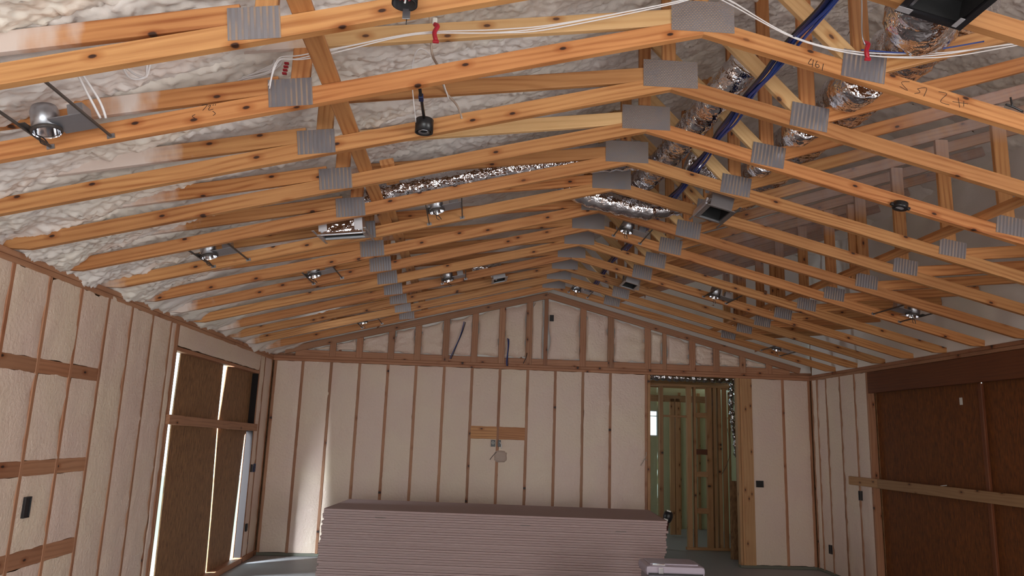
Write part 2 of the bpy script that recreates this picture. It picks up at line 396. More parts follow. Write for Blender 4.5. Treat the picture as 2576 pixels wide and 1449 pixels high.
for k in range(len(edges) - 1):
    a, b = edges[k] + 0.013, edges[k + 1] - 0.013
    if b - a < 0.1: continue
    cuts = [0.045]
    if b < 5.90:                                     # three rows of blocking between the studs on the left
        for zc, hh in ((0.83, 0.055), (1.405, 0.05), (2.065, 0.048)):
            bar('blocking', (XL - 0.021, a, zc - 0.0), (XL - 0.021, b, zc - 0.0), (0, 0, 1), hh * 2, 0.038, STUD, wl)
            cuts += [zc - hh, zc + hh]
    cuts.append(ZP - 0.066)
    for q in range(0, len(cuts), 2):
        z0, z1 = cuts[q], cuts[q + 1]
        quad_panel('foam_panel', (XL + 0.002, a, z0), (0, 1, 0), (0, 0, 1), (1, 0, 0), b - a, z1 - z0, 8, max(6, int((z1 - z0) / 0.06)), FOAMW, wl,
                   amp=0.009, rag=0.011, seed=k * 3.1, top_rag=0.045 if q + 2 == len(cuts) else None)
quad_panel('foam_panel', (XL + 0.002, -2.5, 0.04), (0, 1, 0), (0, 0, 1), (1, 0, 0), edges[0] + 2.46, ZP - 0.12, 20, 20, FOAMW, wl)
# around the boarded opening
quad_panel('foam_panel', (XL + 0.002, OY0 - 0.02, OZ + 0.01), (0, 1, 0), (0, 0, 1), (1, 0, 0), OY1 - OY0 + 0.1, ZP - 0.075 - OZ, 40, 6, FOAMW, wl, amp=0.006, rag=0.012, seed=4.2)
bar('header', (XL - 0.045, OY0, OZ - 0.018), (XL - 0.045, OY1, OZ - 0.018), (1, 0, 0), 0.089, 0.038, STUD, wl)
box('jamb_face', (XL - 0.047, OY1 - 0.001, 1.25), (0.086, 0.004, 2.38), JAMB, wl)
for y in (OY0 - 0.0, OY1 + 0.019, OY1 + 0.25, OY1 + 0.61): stud(wl, 0, y if y > OY0 else OY0 - 0.003, 0.07, ZP - 0.078)
for a, b in ((OY1 + 0.04, OY1 + 0.23), (OY1 + 0.27, OY1 + 0.59)):
    quad_panel('foam_panel', (XL + 0.002, a, 0.06), (0, 1, 0), (0, 0, 1), (1, 0, 0), b - a, ZP - 0.13, 6, 40, FOAMW, wl, amp=0.006, rag=0.012, seed=b)

# ------------------------------------------------------------------ wall_back with its gable
wb = thing('wall_back', 'far wall of cream spray foam between studs, gable framing above', None, (1, D, 0), kind='structure')
DX0, DX1 = 2.615, 3.90
bar('top_plate', (XL, D + 0.045, ZP - 0.019), (XR, D + 0.045, ZP - 0.019), (0, 1, 0), 0.094, 0.038, STUD, wb)
bar('top_plate', (XL, D + 0.045, ZP - 0.058), (XR, D + 0.045, ZP - 0.058), (0, 1, 0), 0.089, 0.038, STUD, wb)
for a, b in ((XL, DX0), (DX1, XR)): bar('bottom_plate', (a, D + 0.045, 0.02), (b, D + 0.045, 0.02), (0, 1, 0), 0.089, 0.038, SILLP, wb)
for a, b in ((XL - 0.1, DX0), (DX1, XR + 0.1)): box('sheathing', ((a + b) / 2, D + 0.10, 1.34), (b - a, 0.012, 2.68), OSB, wb)
def bstud(x, z0=0.04, z1=ZP - 0.078, m=STUD): return bar('stud', (x, D + 0.0445, z0), (x, D + 0.0445, z1), (0, 1, 0), 0.089, 0.041, m, wb)
xs = [-2.805] + [-2.42 + 0.404 * i for i in range(12)] + [2.552, 2.595]
xs2 = [3.92, 3.965, 4.01, 4.085, 4.589, 4.985]
for x in xs + xs2: bstud(x, m=RAW if x in (2.595, 3.92, 3.965, 4.01, 4.085) else STUD)
bar('jamb_face', (4.045, D - 0.004, 0.04), (4.045, D - 0.004, ZP - 0.08), (1, 0, 0), 0.15, 0.008, RAW, wb)
allx = [(xs[i] + 0.015, xs[i + 1] - 0.015) for i in range(len(xs) - 1)] + [(xs2[i] + 0.015, xs2[i + 1] - 0.015) for i in range(3, len(xs2) - 1)]
for k, (a, b) in enumerate(allx):
    if b - a < 0.06: continue
    rows = [(0.045, ZP - 0.08)]
    if 0.0 < (a + b) / 2 < 0.80:
        bar('blocking', (a, D + 0.019, 1.745), (b, D + 0.019, 1.745), (0, 0, 1), 0.178, 0.038, WOOD, wb)
        rows = [(0.045, 1.66), (1.832, ZP - 0.08)]
    for z0, z1 in rows:
        quad_panel('foam_panel', (a, D - 0.002, z0), (1, 0, 0), (0, 0, 1), (0, -1, 0), b - a, z1 - z0, 8, int((z1 - z0) / 0.055), FOAMW, wb,
                   amp=0.006, rag=0.009, seed=k * 2.3)
# gable studs stand flat above the plate, foam with torn edges between them
bar('gable_chord', (XL + 0.3, D + 0.02, ZP + 0.045), (XR - 0.3, D + 0.02, ZP + 0.045), (0, 0, 1), 0.089, 0.038, STUD, wb)
def rake(a, b): bar('rake_board', (a, D + 0.0, soff(a) + 0.05), (b, D + 0.0, soff(b) + 0.05), (0, 0, 1), 0.089, 0.038, STUD, wb)
rake(XL + 0.15, RX); rake(RX, XR - 0.15)
gx = [-2.014, -1.634, -1.182, -0.801, -0.395, 0.021, 0.419, 0.816, 1.062, 1.614, 2.027, 2.579, 2.829, 3.246, 3.604, 4.0, 4.40]
for x in gx: bar('gable_stud', (x, D + 0.012, ZP + 0.002), (x, D + 0.012, soff(x) + 0.03), (1, 0, 0), 0.055 if x in (1.062, 2.829) else 0.089, 0.038, STUD, wb)
ge = [-2.62] + gx + [4.8]
box('gable_sheathing', (RX, D + 0.10, 3.35), (8.0, 0.012, 1.35), STUD, wb)
for k in range(len(ge) - 1):
    a, b = ge[k] + 0.042, ge[k + 1] - 0.042
    z0 = ZP + 0.10
    def sd(u_, v_, q, a=a, b=b, z0=z0):
        x = q.x; top = max(soff(x) - 0.015, z0 + 0.005); return Vector((x, q.y, z0 + (top - z0) * v_))
    if max(soff(a), soff(b)) - z0 < 0.04: continue
    quad_panel('foam_panel', (a, D + 0.004, z0), (1, 0, 0), (0, 0, 1), (0, -1, 0), b - a, 1.0, 10, 14, FOAMW, wb, amp=0.012, rag=0.035, edge=0.03, seed=k * 5.7, sides=sd)
# foam above the vault at the end of the attic
quad_panel('attic_foam', (XL, D + 0.075, 2.78), (1, 0, 0), (0, 0, 1), (0, -1, 0), 7.9, 2.6, 60, 24, FOAM, wb, amp=0.03, rag=0, seed=1.9)

# ------------------------------------------------------------------ wall_right
wr = thing('wall_right', 'right wall of grey foam bays beside the boarded opening', None, (XR, 6, 0), kind='structure')
RY = 9.19
bar('top_plate', (XR + 0.045, -2.5, ZP - 0.019), (XR + 0.045, D, ZP - 0.019), (1, 0, 0), 0.094, 0.038, STUD, wr)
bar('top_plate', (XR + 0.045, -2.5, ZP - 0.058), (XR + 0.045, D, ZP - 0.058), (1, 0, 0), 0.089, 0.038, STUD, wr)
bar('header', (XR + 0.02, 2.5, 2.525), (XR + 0.02, RY, 2.525), (0, 0, 1), 0.262, 0.045, LVL, wr)
ry = [10.76, 10.60, 10.32, 9.92, 9.53, RY + 0.03]
for y in ry: bar('stud', (XR + 0.0445, y, 0.03), (XR + 0.0445, y, ZP - 0.078), (1, 0, 0), 0.089, 0.038, STUD, wr)
for k in range(len(ry) - 1):
    a, b = ry[k + 1] + 0.02, ry[k] - 0.02
    quad_panel('foam_panel', (XR - 0.002, a, 0.04), (0, 1, 0), (0, 0, 1), (-1, 0, 0), b - a, ZP - 0.115, 8, 44, FOAMW, wr, amp=0.006, rag=0.014, seed=k * 1.7 + 9)
box('sheathing', (XR + 0.105, (RY + 11) / 2, 1.4), (0.012, 11 - RY, 2.8), OSB, wr)
box('sheathing', (XR + 0.105, 2.35, 1.4), (0.012, 1.2, 2.8), OSB, wr); box('sheathing', (XR + 0.105, -1.95, 1.4), (0.012, 1.3, 2.8), OSB, wr)
box('sheathing', (XR + 0.105, 0.2, 2.6), (0.012, 3.1, 0.4), OSB, wr); box('sheathing', (XR + 0.105, 0.2, 0.17), (0.012, 3.1, 0.34), OSB, wr)
bar('bottom_plate', (XR + 0.045, RY, 0.02), (XR + 0.045, D, 0.02), (1, 0, 0), 0.089, 0.038, SILLP, wr)
quad_panel('foam_panel', (XR - 0.002, 1.75, 0.04), (0, 1, 0), (0, 0, 1), (-1, 0, 0), 1.2, ZP - 0.115, 8, 12, FOAMW, wr, seed=3)
quad_panel('foam_panel', (XR - 0.002, -2.5, 0.04), (0, 1, 0), (0, 0, 1), (-1, 0, 0), 1.2, ZP - 0.115, 8, 12, FOAMW, wr, seed=3)
# foam sprayed down from the roof onto the right plate
quad_panel('knee_foam', (XR + 0.03, -2.5, ZP - 0.01), (0, 1, 0), (0, 0, 1), (-1, 0, 0), 13.3, 2.0, 180, 26, FOAM, wr, amp=0.03, rag=0.02, edge=0, sc=3.5, seed=6.6)

box('upper_sheathing', (XR + 0.24, 4.2, 3.9), (0.02, 14.0, 2.5), OSB, wr)  # both outer boards added to block sky leaking in at the gable
box('upper_sheathing', (1.1, D + 0.16, 4.15), (8.6, 0.02, 2.75), OSB, wb)
# rear wall, behind the camera, opened for the added fill lamp
wrr = thing('wall_rear', 'rear wall behind the camera with a wide opening', None, (1, -2.5, 0), kind='structure')
box('sheathing', (-2.52, -2.56, 2.5), (0.8, 0.1, 5), FOAMW, wrr); box('sheathing', (3.05, -2.56, 2.5), (4.1, 0.1, 5), FOAMW, wrr)
box('sheathing', (-0.56, -2.56, 3.8), (3.1, 0.1, 2.6), FOAMW, wrr)

# ------------------------------------------------------------------ ceiling: the sprayed roof, one foam bay between each pair of trusses
ce = thing('ceiling', 'lumpy cream spray foam on the underside of the roof', None, (1, 4, 4), kind='structure')
def foam_bay(y0, y1, xa, xb, step, seed):
    nx, ny = max(2, int(abs(xb - xa) / step)), max(2, int((y1 - y0) / step))
    sl = 0.42 if xb <= 3.21 else -0.42
    nrm = Vector((sl, 0, -1)).normalized(); vs_, fs = [], []
    for j in range(ny + 1):
        v = j / ny
        for i in range(nx + 1):
            x = xa + (xb - xa) * i / nx; y = y0 + (y1 - y0) * v
            p = Vector((x, y, roof(x)))
            q = Vector((x * 1.0, y, seed * 0.0))
            big = noise.noise(Vector((x * 1.8, y * 2.6, 3.3)))
            wr_ = noise.noise(Vector((x * 6, y * 6, 4.4))) * 0.35
            n1 = abs(noise.noise(Vector((x * 7.0 + wr_, y * 10.0, 7.7))))
            n2 = abs(noise.noise(Vector((x * 18 + wr_ * 2, y * 24 + wr_ * 2, 1.1)))) ** 0.8
            n3 = abs(noise.noise(Vector((x * 36 + wr_ * 3, y * 44, 5.1)))) ** 0.8
            pil = math.sin(math.pi * v) ** 0.6 if 0 < v < 1 else 0.0
            d = 0.034 * big + 0.032 * n1 + 0.032 * n2 + 0.016 * n3 + 0.03 * pil - 0.038
            if x < -2.1: d += 0.05 * (-2.1 - x) / 0.74 * (0.6 + noise.noise(Vector((x * 4, y * 5, 2))))
            vs_.append(p + nrm * d)
    for j in range(ny):
        for i in range(nx):
            a = j * (nx + 1) + i; fs.append((a, a + nx + 1, a + nx + 2, a + 1))
    link('foam_bay', mesh('foam_bay', vs_, fs, FOAM, True), ce)
for i in range(-9, 14):
    y0, y1 = T(i), min(T(i + 1), D + 0.08)
    near = -1 <= i <= 5
    st = 0.0135 if near else (0.025 if 5 < i < 9 else 0.045)
    if i < -1: st = 0.15
    foam_bay(y0, y1, XL - 0.06, 3.2, st, i); foam_bay(y0, y1, 3.2, XR + 0.2, st * 1.4, i)
# roof deck above keeps the sky out
box('roof_deck', (0.0, 4.2, 0), (6.9, 13.9, 0.02), OSB, ce, rot=Matrix.Translation((0.1, 0, 4.13)) @ Matrix.Rotation(-math.atan(0.42), 4, 'Y'))
box('roof_deck', (0.0, 4.2, 0), (2.6, 13.9, 0.02), OSB, ce, rot=Matrix.Translation((4.3, 0, 4.97)) @ Matrix.Rotation(math.atan(0.42), 4, 'Y'))

# ------------------------------------------------------------------ scissor trusses
def dust_left(i):
    pts = {0: (-1.58, 0.35), 1: (-1.60, 0.16), 2: (-1.62, 0.45), 3: (-1.85, 0.6), 4: (-2.0, 0.5)}
    c, wd = pts.get(i, (-2.15 + 0.25 * math.sin(i * 2.1), 0.4))
    if i == 1: return lambda p: max(0.0, 1.05 - abs(p.x + 1.68) / 0.17)
    return lambda p: min(1.0, max(0.0, (c - p.x) / wd + 0.25))
def dust_w2(i):
    return lambda p: min(1.0, max(0.0, (-0.72 - p.x) / 0.30))
def dust_up(i):
    return lambda p: -min(1.0, max(0.0, (p.x - (3.2 if i < 3 else 2.7 if i < 5 else 2.4)) / 0.5))
def dust_vert(p): return -min(1.0, max(0.0, (p.z - 3.78) / 0.14))
def dust_chord(i):
    if i < 5: return lambda p: 0.0
    return lambda p: min(0.85, max(0.0, (-2.58 + 0.15 * math.sin(i * 3.7) - p.x) / 0.3)) if p.x < 0 else 0.0

TL = {0: 'pale yellow pine scissor truss nearest the camera, cut off by the top of the picture',
      1: 'pine scissor truss with 461 and 72 in marker on its bottom chords',
      2: 'third pine scissor truss, its chord passing just behind the hanging black ceiling box',
      3: 'fourth pine scissor truss from the camera, next behind the one at the black box',
      4: 'fifth pine scissor truss, just in front of the long foil duct on the left',
      5: 'sixth pine scissor truss, just behind the long foil duct and the left supply boot'}
STAPLE = []
for i in range(13):
    y = T(i); g = 'scissor trusses under the roof'
    lab = TL.get(i, '%s pine scissor truss counted from the camera' % ORD[i] + (', the last one before the gable wall' if i == 12 else ', deep in the row'))
    t = thing('scissor_truss', lab, 'roof truss', (RX, y, RZ), g)
    aL = math.atan(S); hv = 0.089 / math.cos(aL)
    xe = XL - 0.085
    # chords: seat cut at the plate, mitred at the ridge
    polyL = [(xe, ZP + 0.002), (RX - (RZ - ZP - 0.002) / S, ZP + 0.002), (RX, RZ), (RX, RZ + hv), (xe, soff(xe) + hv)]
    xr_ = XR + 0.085
    polyR = [(RX, RZ), (RX + (RZ - ZP - 0.002) / S, ZP + 0.002), (xr_, ZP + 0.002), (xr_, soff(xr_) + hv), (RX, RZ + hv)]
    prism('bottom_chord', polyL, aL, y, 0.038, WOOD, t, foam=dust_chord(i))
    prism('bottom_chord', polyR, -aL, y, 0.038, WOOD, t, foam=lambda p: 0.0)
    yj = y + 0.001
    wz = (0, 0, 1)
    bar('web', (-2.62, yj, 3.315 + 0.2 * (-2.62 + 1.04)), (-0.98, yj, 3.327), wz, 0.089, 0.036, WOOD, t, 26, dust_left(i))
    bar('web', (-1.25, yj, 3.808 + 0.133 * (-1.25 - 0.9)), (1.02, yj, 3.824), wz, 0.089, 0.036, WOODP if i in (1, 3) else WOOD, t, 26, dust_w2(i))
    bar('web', (-0.885, yj + 0.004, 3.30), (-0.885, yj + 0.004, roof(-0.885) + 0.03), (1, 0, 0), 0.089, 0.034, WOOD, t, 8, lambda p: min(1, max(0, (p.z - 3.53) / 0.08)))
    bar('king_post', (1.075, yj + 0.003, 3.80), (1.075, yj + 0.003, roof(1.085) + 0.03), (1, 0, 0), 0.080, 0.034, WOOD, t)
    bar('web', (1.865, yj + 0.0015, 3.63), (1.10, yj + 0.0015, 4.43), (1, 0, 1), 0.089, 0.035, WOODP, t)
    bar('web', (1.90, yj + 0.005, 3.58), (1.90, yj + 0.005, roof(1.9) + 0.03), (1, 0, 0), 0.089, 0.033, WOOD, t)
    bar('web', (1.94, yj, 3.605), (4.75, yj, 3.605 + 0.325 * 2.81), wz, 0.089, 0.036, WOOD, t, 26, dust_up(i))
    bar('web', (3.52, yj + 0.003, 3.13), (3.52, yj + 0.003, 4.06), (1, 0, 0), 0.100, 0.0335, WOOD, t, 10, dust_vert)
    bar('web', (3.56, yj, 3.155), (5.02, yj, 3.30), wz, 0.089, 0.036, WOOD, t)
    if i in (6, 9, 11): bar('web', (3.44, yj + 0.03, 3.14), (3.44, yj + 0.03, 3.93), (1, 0, 0), 0.06, 0.036, WOOD, t, 8, dust_vert)
    yp = y - 0.0205
    def plate(nm, x, z, w_, h_, an, m): link(nm, box_mesh(w_, 0.0016, h_, m), t, Matrix.Translation((x, yp, z)) @ Matrix.Rotation(-an, 4, 'Y'))
    plate('truss_plate', -0.921, 3.288, 0.206, 0.140, 0.13, PLB)
    plate('truss_plate', RX - 0.003, 3.822, 0.320, 0.168, 0.0, PLD)
    plate('truss_plate', 1.899, 3.603, 0.222, 0.150, -0.16, PLB)
    plate('truss_plate', 3.53, 3.198, 0.205, 0.125, -0.16, PLB)
    if i == 1:
        # marker writing on the camera side of the chords
        def ink(strokes, th=0.0035):
            vs_, fs = [], []
            for st in strokes:
                P = smooth_path([(a, 0, b) for a, b in st], 4)
                tube_geo(P, th / 2, 5, None, vs_, fs)
            o = Vector(vs_[0]); me = mesh('ink', [(v.x, (v.y) * 0.25, v.z) for v in vs_], fs, INK)
            link('marker_writing', me, t, Matrix.Translation((0, y - 0.0195, 0)))
        ink([[(1.630, 3.628), (1.613, 3.600), (1.634, 3.598)], [(1.640, 3.622), (1.632, 3.582)],
             [(1.660, 3.618), (1.648, 3.594), (1.657, 3.580), (1.668, 3.588), (1.662, 3.599), (1.650, 3.594)], [(1.690, 3.604), (1.682, 3.566)]])
        ink([[(2.130, 3.535), (2.087, 3.527), (2.117, 3.486), (2.077, 3.505)], [(2.168, 3.498), (2.216, 3.505), (2.198, 3.459)], [(2.168, 3.498), (2.180, 3.480), (2.151, 3.471)],
             [(2.277, 3.489), (2.319, 3.481), (2.290, 3.450), (2.286, 3.432), (2.327, 3.421)], [(2.376, 3.463), (2.380, 3.410)], [(2.404, 3.447), (2.401, 3.417)], [(2.345, 3.440), (2.425, 3.432)]], 0.003)
        ink([[(-1.326, 3.198), (-1.300, 3.202), (-1.318, 3.172)], [(-1.296, 3.194), (-1.284, 3.200), (-1.292, 3.176), (-1.270, 3.182)], [(-1.272, 3.206), (-1.274, 3.198)], [(-1.262, 3.208), (-1.264, 3.200)],
             [(-1.350, 3.150), (-1.363, 3.140), (-1.350, 3.132)], [(-1.272, 3.172), (-1.258, 3.160), (-1.268, 3.150)]], 0.003)

# ------------------------------------------------------------------ lateral braces lying on the chords
def tx(x): return soff(x) + 0.0925
b1 = bar('lateral_brace', (-0.74, 1.6, tx(-0.74) + 0.020), (-0.74, 5.9, tx(-0.74) + 0.020), (1, 0, S), 0.089, 0.036, WOOD)
tag(b1, 'long pine brace board running back along the left side on top of the truss chords', 'brace')
b1b = bar('lateral_brace', (-0.70, 5.5, tx(-0.70) + 0.058), (-0.70, 10.6, tx(-0.70) + 0.058), (1, 0, S), 0.089, 0.036, WOOD)
tag(b1b, 'second left brace board, continuing to the gable behind the supply boot', 'brace')
b2 = bar('lateral_brace', (3.34, 2.2, tx(3.34) + 0.021), (3.34, 10.5, tx(3.34) + 0.021), (1, 0, -S), 0.075, 0.036, WOOD)
tag(b2, 'dark brace board running back along the right side beside the upright webs', 'brace')
sc_ = bar('scab_block', (-0.60, T(3) - 0.06, tx(-0.6) + 0.02), (-0.60, T(3) + 0.32, tx(-0.6) + 0.02), (1, 0, S), 0.089, 0.038, WOOD)
tag(sc_, 'short pine block whose cut end grain shows on the fourth truss', 'block')

# ------------------------------------------------------------------ recessed can lights
def can_light(loc, side, i, label, plate_dir=1, bars=True, junk=True, s=0.74):
    """i: index of the truss in front; bars run to the trusses on both sides"""
    an = -math.atan(S) if side < 0 else math.atan(S)
    x, yy, z = loc
    t = thing('can_light', label, 'recessed light', (x, yy, soff(x) + 0.010), 'recessed can lights in the vault', roty=an)
    r, h = 0.078 * s, 0.15 * s
    link('housing', lathe_mesh([(r * 0.96, 0.0), (r, 0.0), (r, h * 0.8), (r * 0.86, h), (0.001, h)], GALV, 24, 'canh%.2f' % s), t, I4, True)
    link('reflector', lathe_mesh([(r * 0.97, -0.012), (r * 0.93, -0.004), (r * 0.86, h * 0.45), (r * 0.5, h * 0.7), (0.001, h * 0.72)], SHINY, 24, 'canr%.2f' % s), t, I4, True)
    link('rim', lathe_mesh([(r * 1.10, -0.004), (r * 1.10, 0.004), (r * 0.93, 0.004), (r * 0.93, -0.006), (r * 1.10, -0.004)], DARKST, 24, 'canm%.2f' % s), t, I4, True)
    d = plate_dir
    pan = box('mounting_pan', (d * 0.16 * s, 0, 0.012), (0.20 * s, 0.21 * s, 0.004), GREYBX, t, local=True)
    box('mounting_pan', (-d * 0.085 * s, 0, 0.014), (0.04 * s, 0.21 * s, 0.003), DARKST, t, local=True)
    if junk: box('junction_box', (d * 0.03 * s, 0.01, 0.055 * s), (0.09 * s, 0.11 * s, 0.10 * s), GALV, pan, 0.004, True)
    if bars:
        ya, yb = T(i) + 0.02 - yy, T(i + 1) - 0.02 - yy
        for bx in (-d * 0.10 * s, d * 0.265 * s):
            hb = box('hanger_bar', (bx, (ya + yb) / 2, 0.008), (0.008, yb - ya, 0.012), DARKST, t, local=True)
            box('hanger_foot', (0, (yb - ya) / 2 - 0.002, 0), (0.035, 0.006, 0.022), GALV, hb, local=True)
    # whip and lamp-holder lead hanging from the can
    tube('lead', [(-0.03, -0.03, 0.02), (-0.025, -0.04, -0.03), (0.005, -0.045, -0.055), (0.02, -0.04, -0.085)], 0.0032, BLACK, t, 6, 4, True)
    tube('lead', [(-0.01, -0.042, -0.04), (-0.012, -0.04, -0.07), (0.006, -0.035, -0.085)], 0.0025, BLACK, t, 6, 4, True)
    return t
can_light((-1.905, 3.17, 0), -1, 0, 'recessed can light with galvanised drum between the first two trusses, near the left wall')
can_light((-1.975, 5.46, 0), -1, 4, 'recessed can light left of the foil boot, with two thin hanger bars')
can_light((-1.46, 6.66, 0), -1, 6, 'recessed can light with a black lead, farther back and below the left boot')
can_light((-0.32, 5.44, 0), -1, 4, 'recessed can light with a looped black lead right of the left foil boot', bars=True)
can_light((-1.43, 9.60, 0), -1, 11, 'small recessed can light at the far left end of the vault')
can_light((-0.303, 8.05, 0), -1, 8, 'small recessed can light left of the little far supply boot')
can_light((1.40, 6.72, 0), 1, 6, 'recessed can light right of the ridge plates with bright trim and black bars')
can_light((1.358, 9.77, 0), 1, 11, 'tiny recessed can light just right of the ridge above the gable')
can_light((2.676, 8.05, 0), 1, 8, 'dark recessed can light on the right slope, halfway to the gable')
can_light((4.10, 6.66, 0), 1, 6, 'recessed can light low on the right slope with a long hanger bar', plate_dir=-1)
can_light((4.056, 9.70, 0), 1, 11, 'small recessed can light at the far right end of the vault')
# black ring fixture on the right slope
t = thing('ring_fixture', 'small black oval box with pale centre under the right slope chord', 'ceiling box', (2.768, 4.55, soff(2.768) - 0.004), roty=math.atan(S))
link('ring', lathe_mesh([(0.026, -0.010), (0.046, -0.012), (0.050, 0.0), (0.046, 0.03), (0.026, 0.034), (0.026, -0.010)], BLACK, 24), t, I4, True)
box('cover', (0, 0, -0.004), (0.055, 0.036, 0.006), FOILT, t, 0.002, True)
box('ear', (-0.055, 0, 0.006), (0.022, 0.022, 0.018), BLACK, t, 0.003, True); box('ear', (0.055, 0, 0.006), (0.022, 0.022, 0.018), BLACK, t, 0.003, True)

# ------------------------------------------------------------------ round ceiling boxes on brace bars
def fan_box(label, y, full):
    x = -0.322; z = soff(x)
    t = thing('ceiling_box', label, 'ceiling box', (x, y, z - 0.005), 'black round ceiling boxes')
    link('drum', lathe_mesh([(0.001, 0.060), (0.046, 0.060), (0.050, 0.055), (0.050, -0.018), (0.045, -0.018), (0.045, 0.045), (0.001, 0.045)], BLACK, 28, 'drum'), t, I4, True)
    if full:
        tube('brace_bar', [(0.0, T(1) + 0.03 - y, 0.045), (0.0, 0.0, 0.05)], 0.0085, BLACK, t, 8, 2, True)
        box('clamp', (0, -0.30, 0.046), (0.024, 0.05, 0.024), NAVY, t, 0.003, True)
        link('clip_ring', lathe_mesh([(0.018, -0.012), (0.030, -0.018), (0.032, -0.010), (0.018, -0.012)], GALV, 18), t, I4, True)
        tube('feed_wire', [(-0.045, -0.02, 0.03), (-0.06, -0.25, 0.20), (-0.02, -0.35, 0.29), (0.06, -0.25, 0.27), (0.13, -0.05, 0.16)], 0.003, WHITE, t, 6, 6, True)
    else:
        tube('wire', [(-0.012, 0, 0.05), (-0.02, 0.0, 0.0), (-0.012, 0.01, 0.03), (0.0, 0.0, 0.0)], 0.006, RED, t, 6, 4, True)
        tube('wire', [(0.012, 0, 0.05), (0.018, 0.0, 0.0), (0.01, 0.012, 0.03)], 0.006, RED, t, 6, 4, True)
        tube('wire', [(0.0, -0.004, 0.05), (0.003, -0.008, 0.0), (0.0, 0.0, -0.012)], 0.004, WHITE, t, 6, 4, True)
        box('lug', (0.004, 0.045, -0.03), (0.030, 0.004, 0.045), GALV, t, 0.001, True)
        tube('stud_bolt', [(0.006, 0.045, -0.05), (0.006, 0.046, -0.075)], 0.002, BLACK, t, 5, 2, True)
fan_box('black round ceiling box hanging on a black rod before the third truss', 3.865, True)
fan_box('black round ceiling box with red and white wires at the top edge of the picture', 2.62, False)

# ------------------------------------------------------------------ foil ducts
def crinkle(amp, seed):
    def f(p, d, i, j):
        q = p * 26 + d * 2.2 + Vector((seed, 0, 0))
        return amp * (0.9 * noise.noise(q) + 0.7 * noise.noise(q * 2.3)) + amp * 0.5 * math.sin(i * 1.05)
    return f
def duct(name, pts, r, label, seed, cat='duct', seg=14, n=30, amp=0.011, parent=None):
    P = smooth_path(pts, seg)
    # even out to about 14 mm rings
    out = [P[0]]; acc = 0
    for a, b in zip(P, P[1:]):
        L = (b - a).length; k = max(1, int(L / 0.014))
        out += [a.lerp(b, (q + 1) / k) for q in range(k)]
    o = out[0].copy(); vs_, fs = tube_geo([p - o for p in out], r, n, crinkle(amp, seed))
    ob = link(name, mesh('duct', vs_, fs, FOIL, True), parent, Matrix.Translation(o))
    if label: tag(ob, label, cat, 'foil flex ducts')
    return ob
duct('flex_duct', [(1.25, 5.50, 3.93), (0.75, 5.50, 3.87), (0.28, 5.50, 3.775), (-0.03, 5.50, 3.70), (-0.33, 5.50, 3.615), (-0.70, 5.50, 3.52), (-0.92, 5.50, 3.44)], 0.115,
     'long crinkled foil duct sloping down to the left supply boot', 1.0)
duct('flex_duct', [(1.58, 4.08, 3.99), (1.50, 4.30, 3.90), (1.46, 4.9, 3.885), (1.43, 5.45, 3.88), (1.36, 6.0, 3.88), (1.2, 6.7, 3.90)], 0.098,
     'foil duct running back just right of the ridge behind the pale webs', 2.0)
duct('flex_duct', [(1.74, 6.13, 3.75), (1.45, 6.12, 3.685), (1.15, 6.11, 3.725), (0.88, 6.10, 3.79), (0.70, 6.10, 3.88)], 0.088,
     'foil duct sagging under the ridge beside the sixth truss', 3.0)
duct('flex_duct', [(2.44, 3.3, 4.00), (2.44, 4.0, 4.01), (2.44, 5.0, 4.02), (2.44, 6.0, 4.02), (2.44, 7.0, 4.05)], 0.175,
     'fat foil trunk duct running back behind the upright webs on the right', 4.0, amp=0.014)
duct('flex_duct', [(1.86, 2.54, 3.70), (1.94, 2.82, 3.72), (2.02, 3.05, 3.73), (2.2, 3.3, 3.82), (2.40, 3.55, 3.96)], 0.15,
     'foil elbow duct feeding the big black boot at the top right', 5.0, amp=0.014)
duct('flex_duct', [(1.85, 5.47, 3.66), (1.84, 5.47, 3.76), (1.76, 5.47, 3.84), (1.62, 5.46, 3.88)], 0.085, 'short foil duct bending into the boot right of the ridge', 6.0)
duct('flex_duct', [(0.28, 8.57, 3.57), (0.15, 8.56, 3.64), (-0.05, 8.56, 3.66)], 0.075, 'foil duct end above the little far boot left of the ridge', 7.0)
duct('flex_duct', [(2.03, 3.55, 3.66), (2.05, 3.70, 3.68), (2.10, 3.88, 3.74)], 0.115, 'foil duct stub lit beneath the truss marked 461', 8.0)
duct('flex_duct', [(1.98, 4.16, 3.665), (2.01, 4.30, 3.68), (2.06, 4.48, 3.74)], 0.095, 'foil duct stub beneath the third truss right of its plate', 9.0)
duct('flex_duct', [(1.975, 4.78, 3.665), (2.0, 4.9, 3.68), (2.04, 5.08, 3.73)], 0.085, 'foil duct stub beneath the fourth truss right of its plate', 9.5)

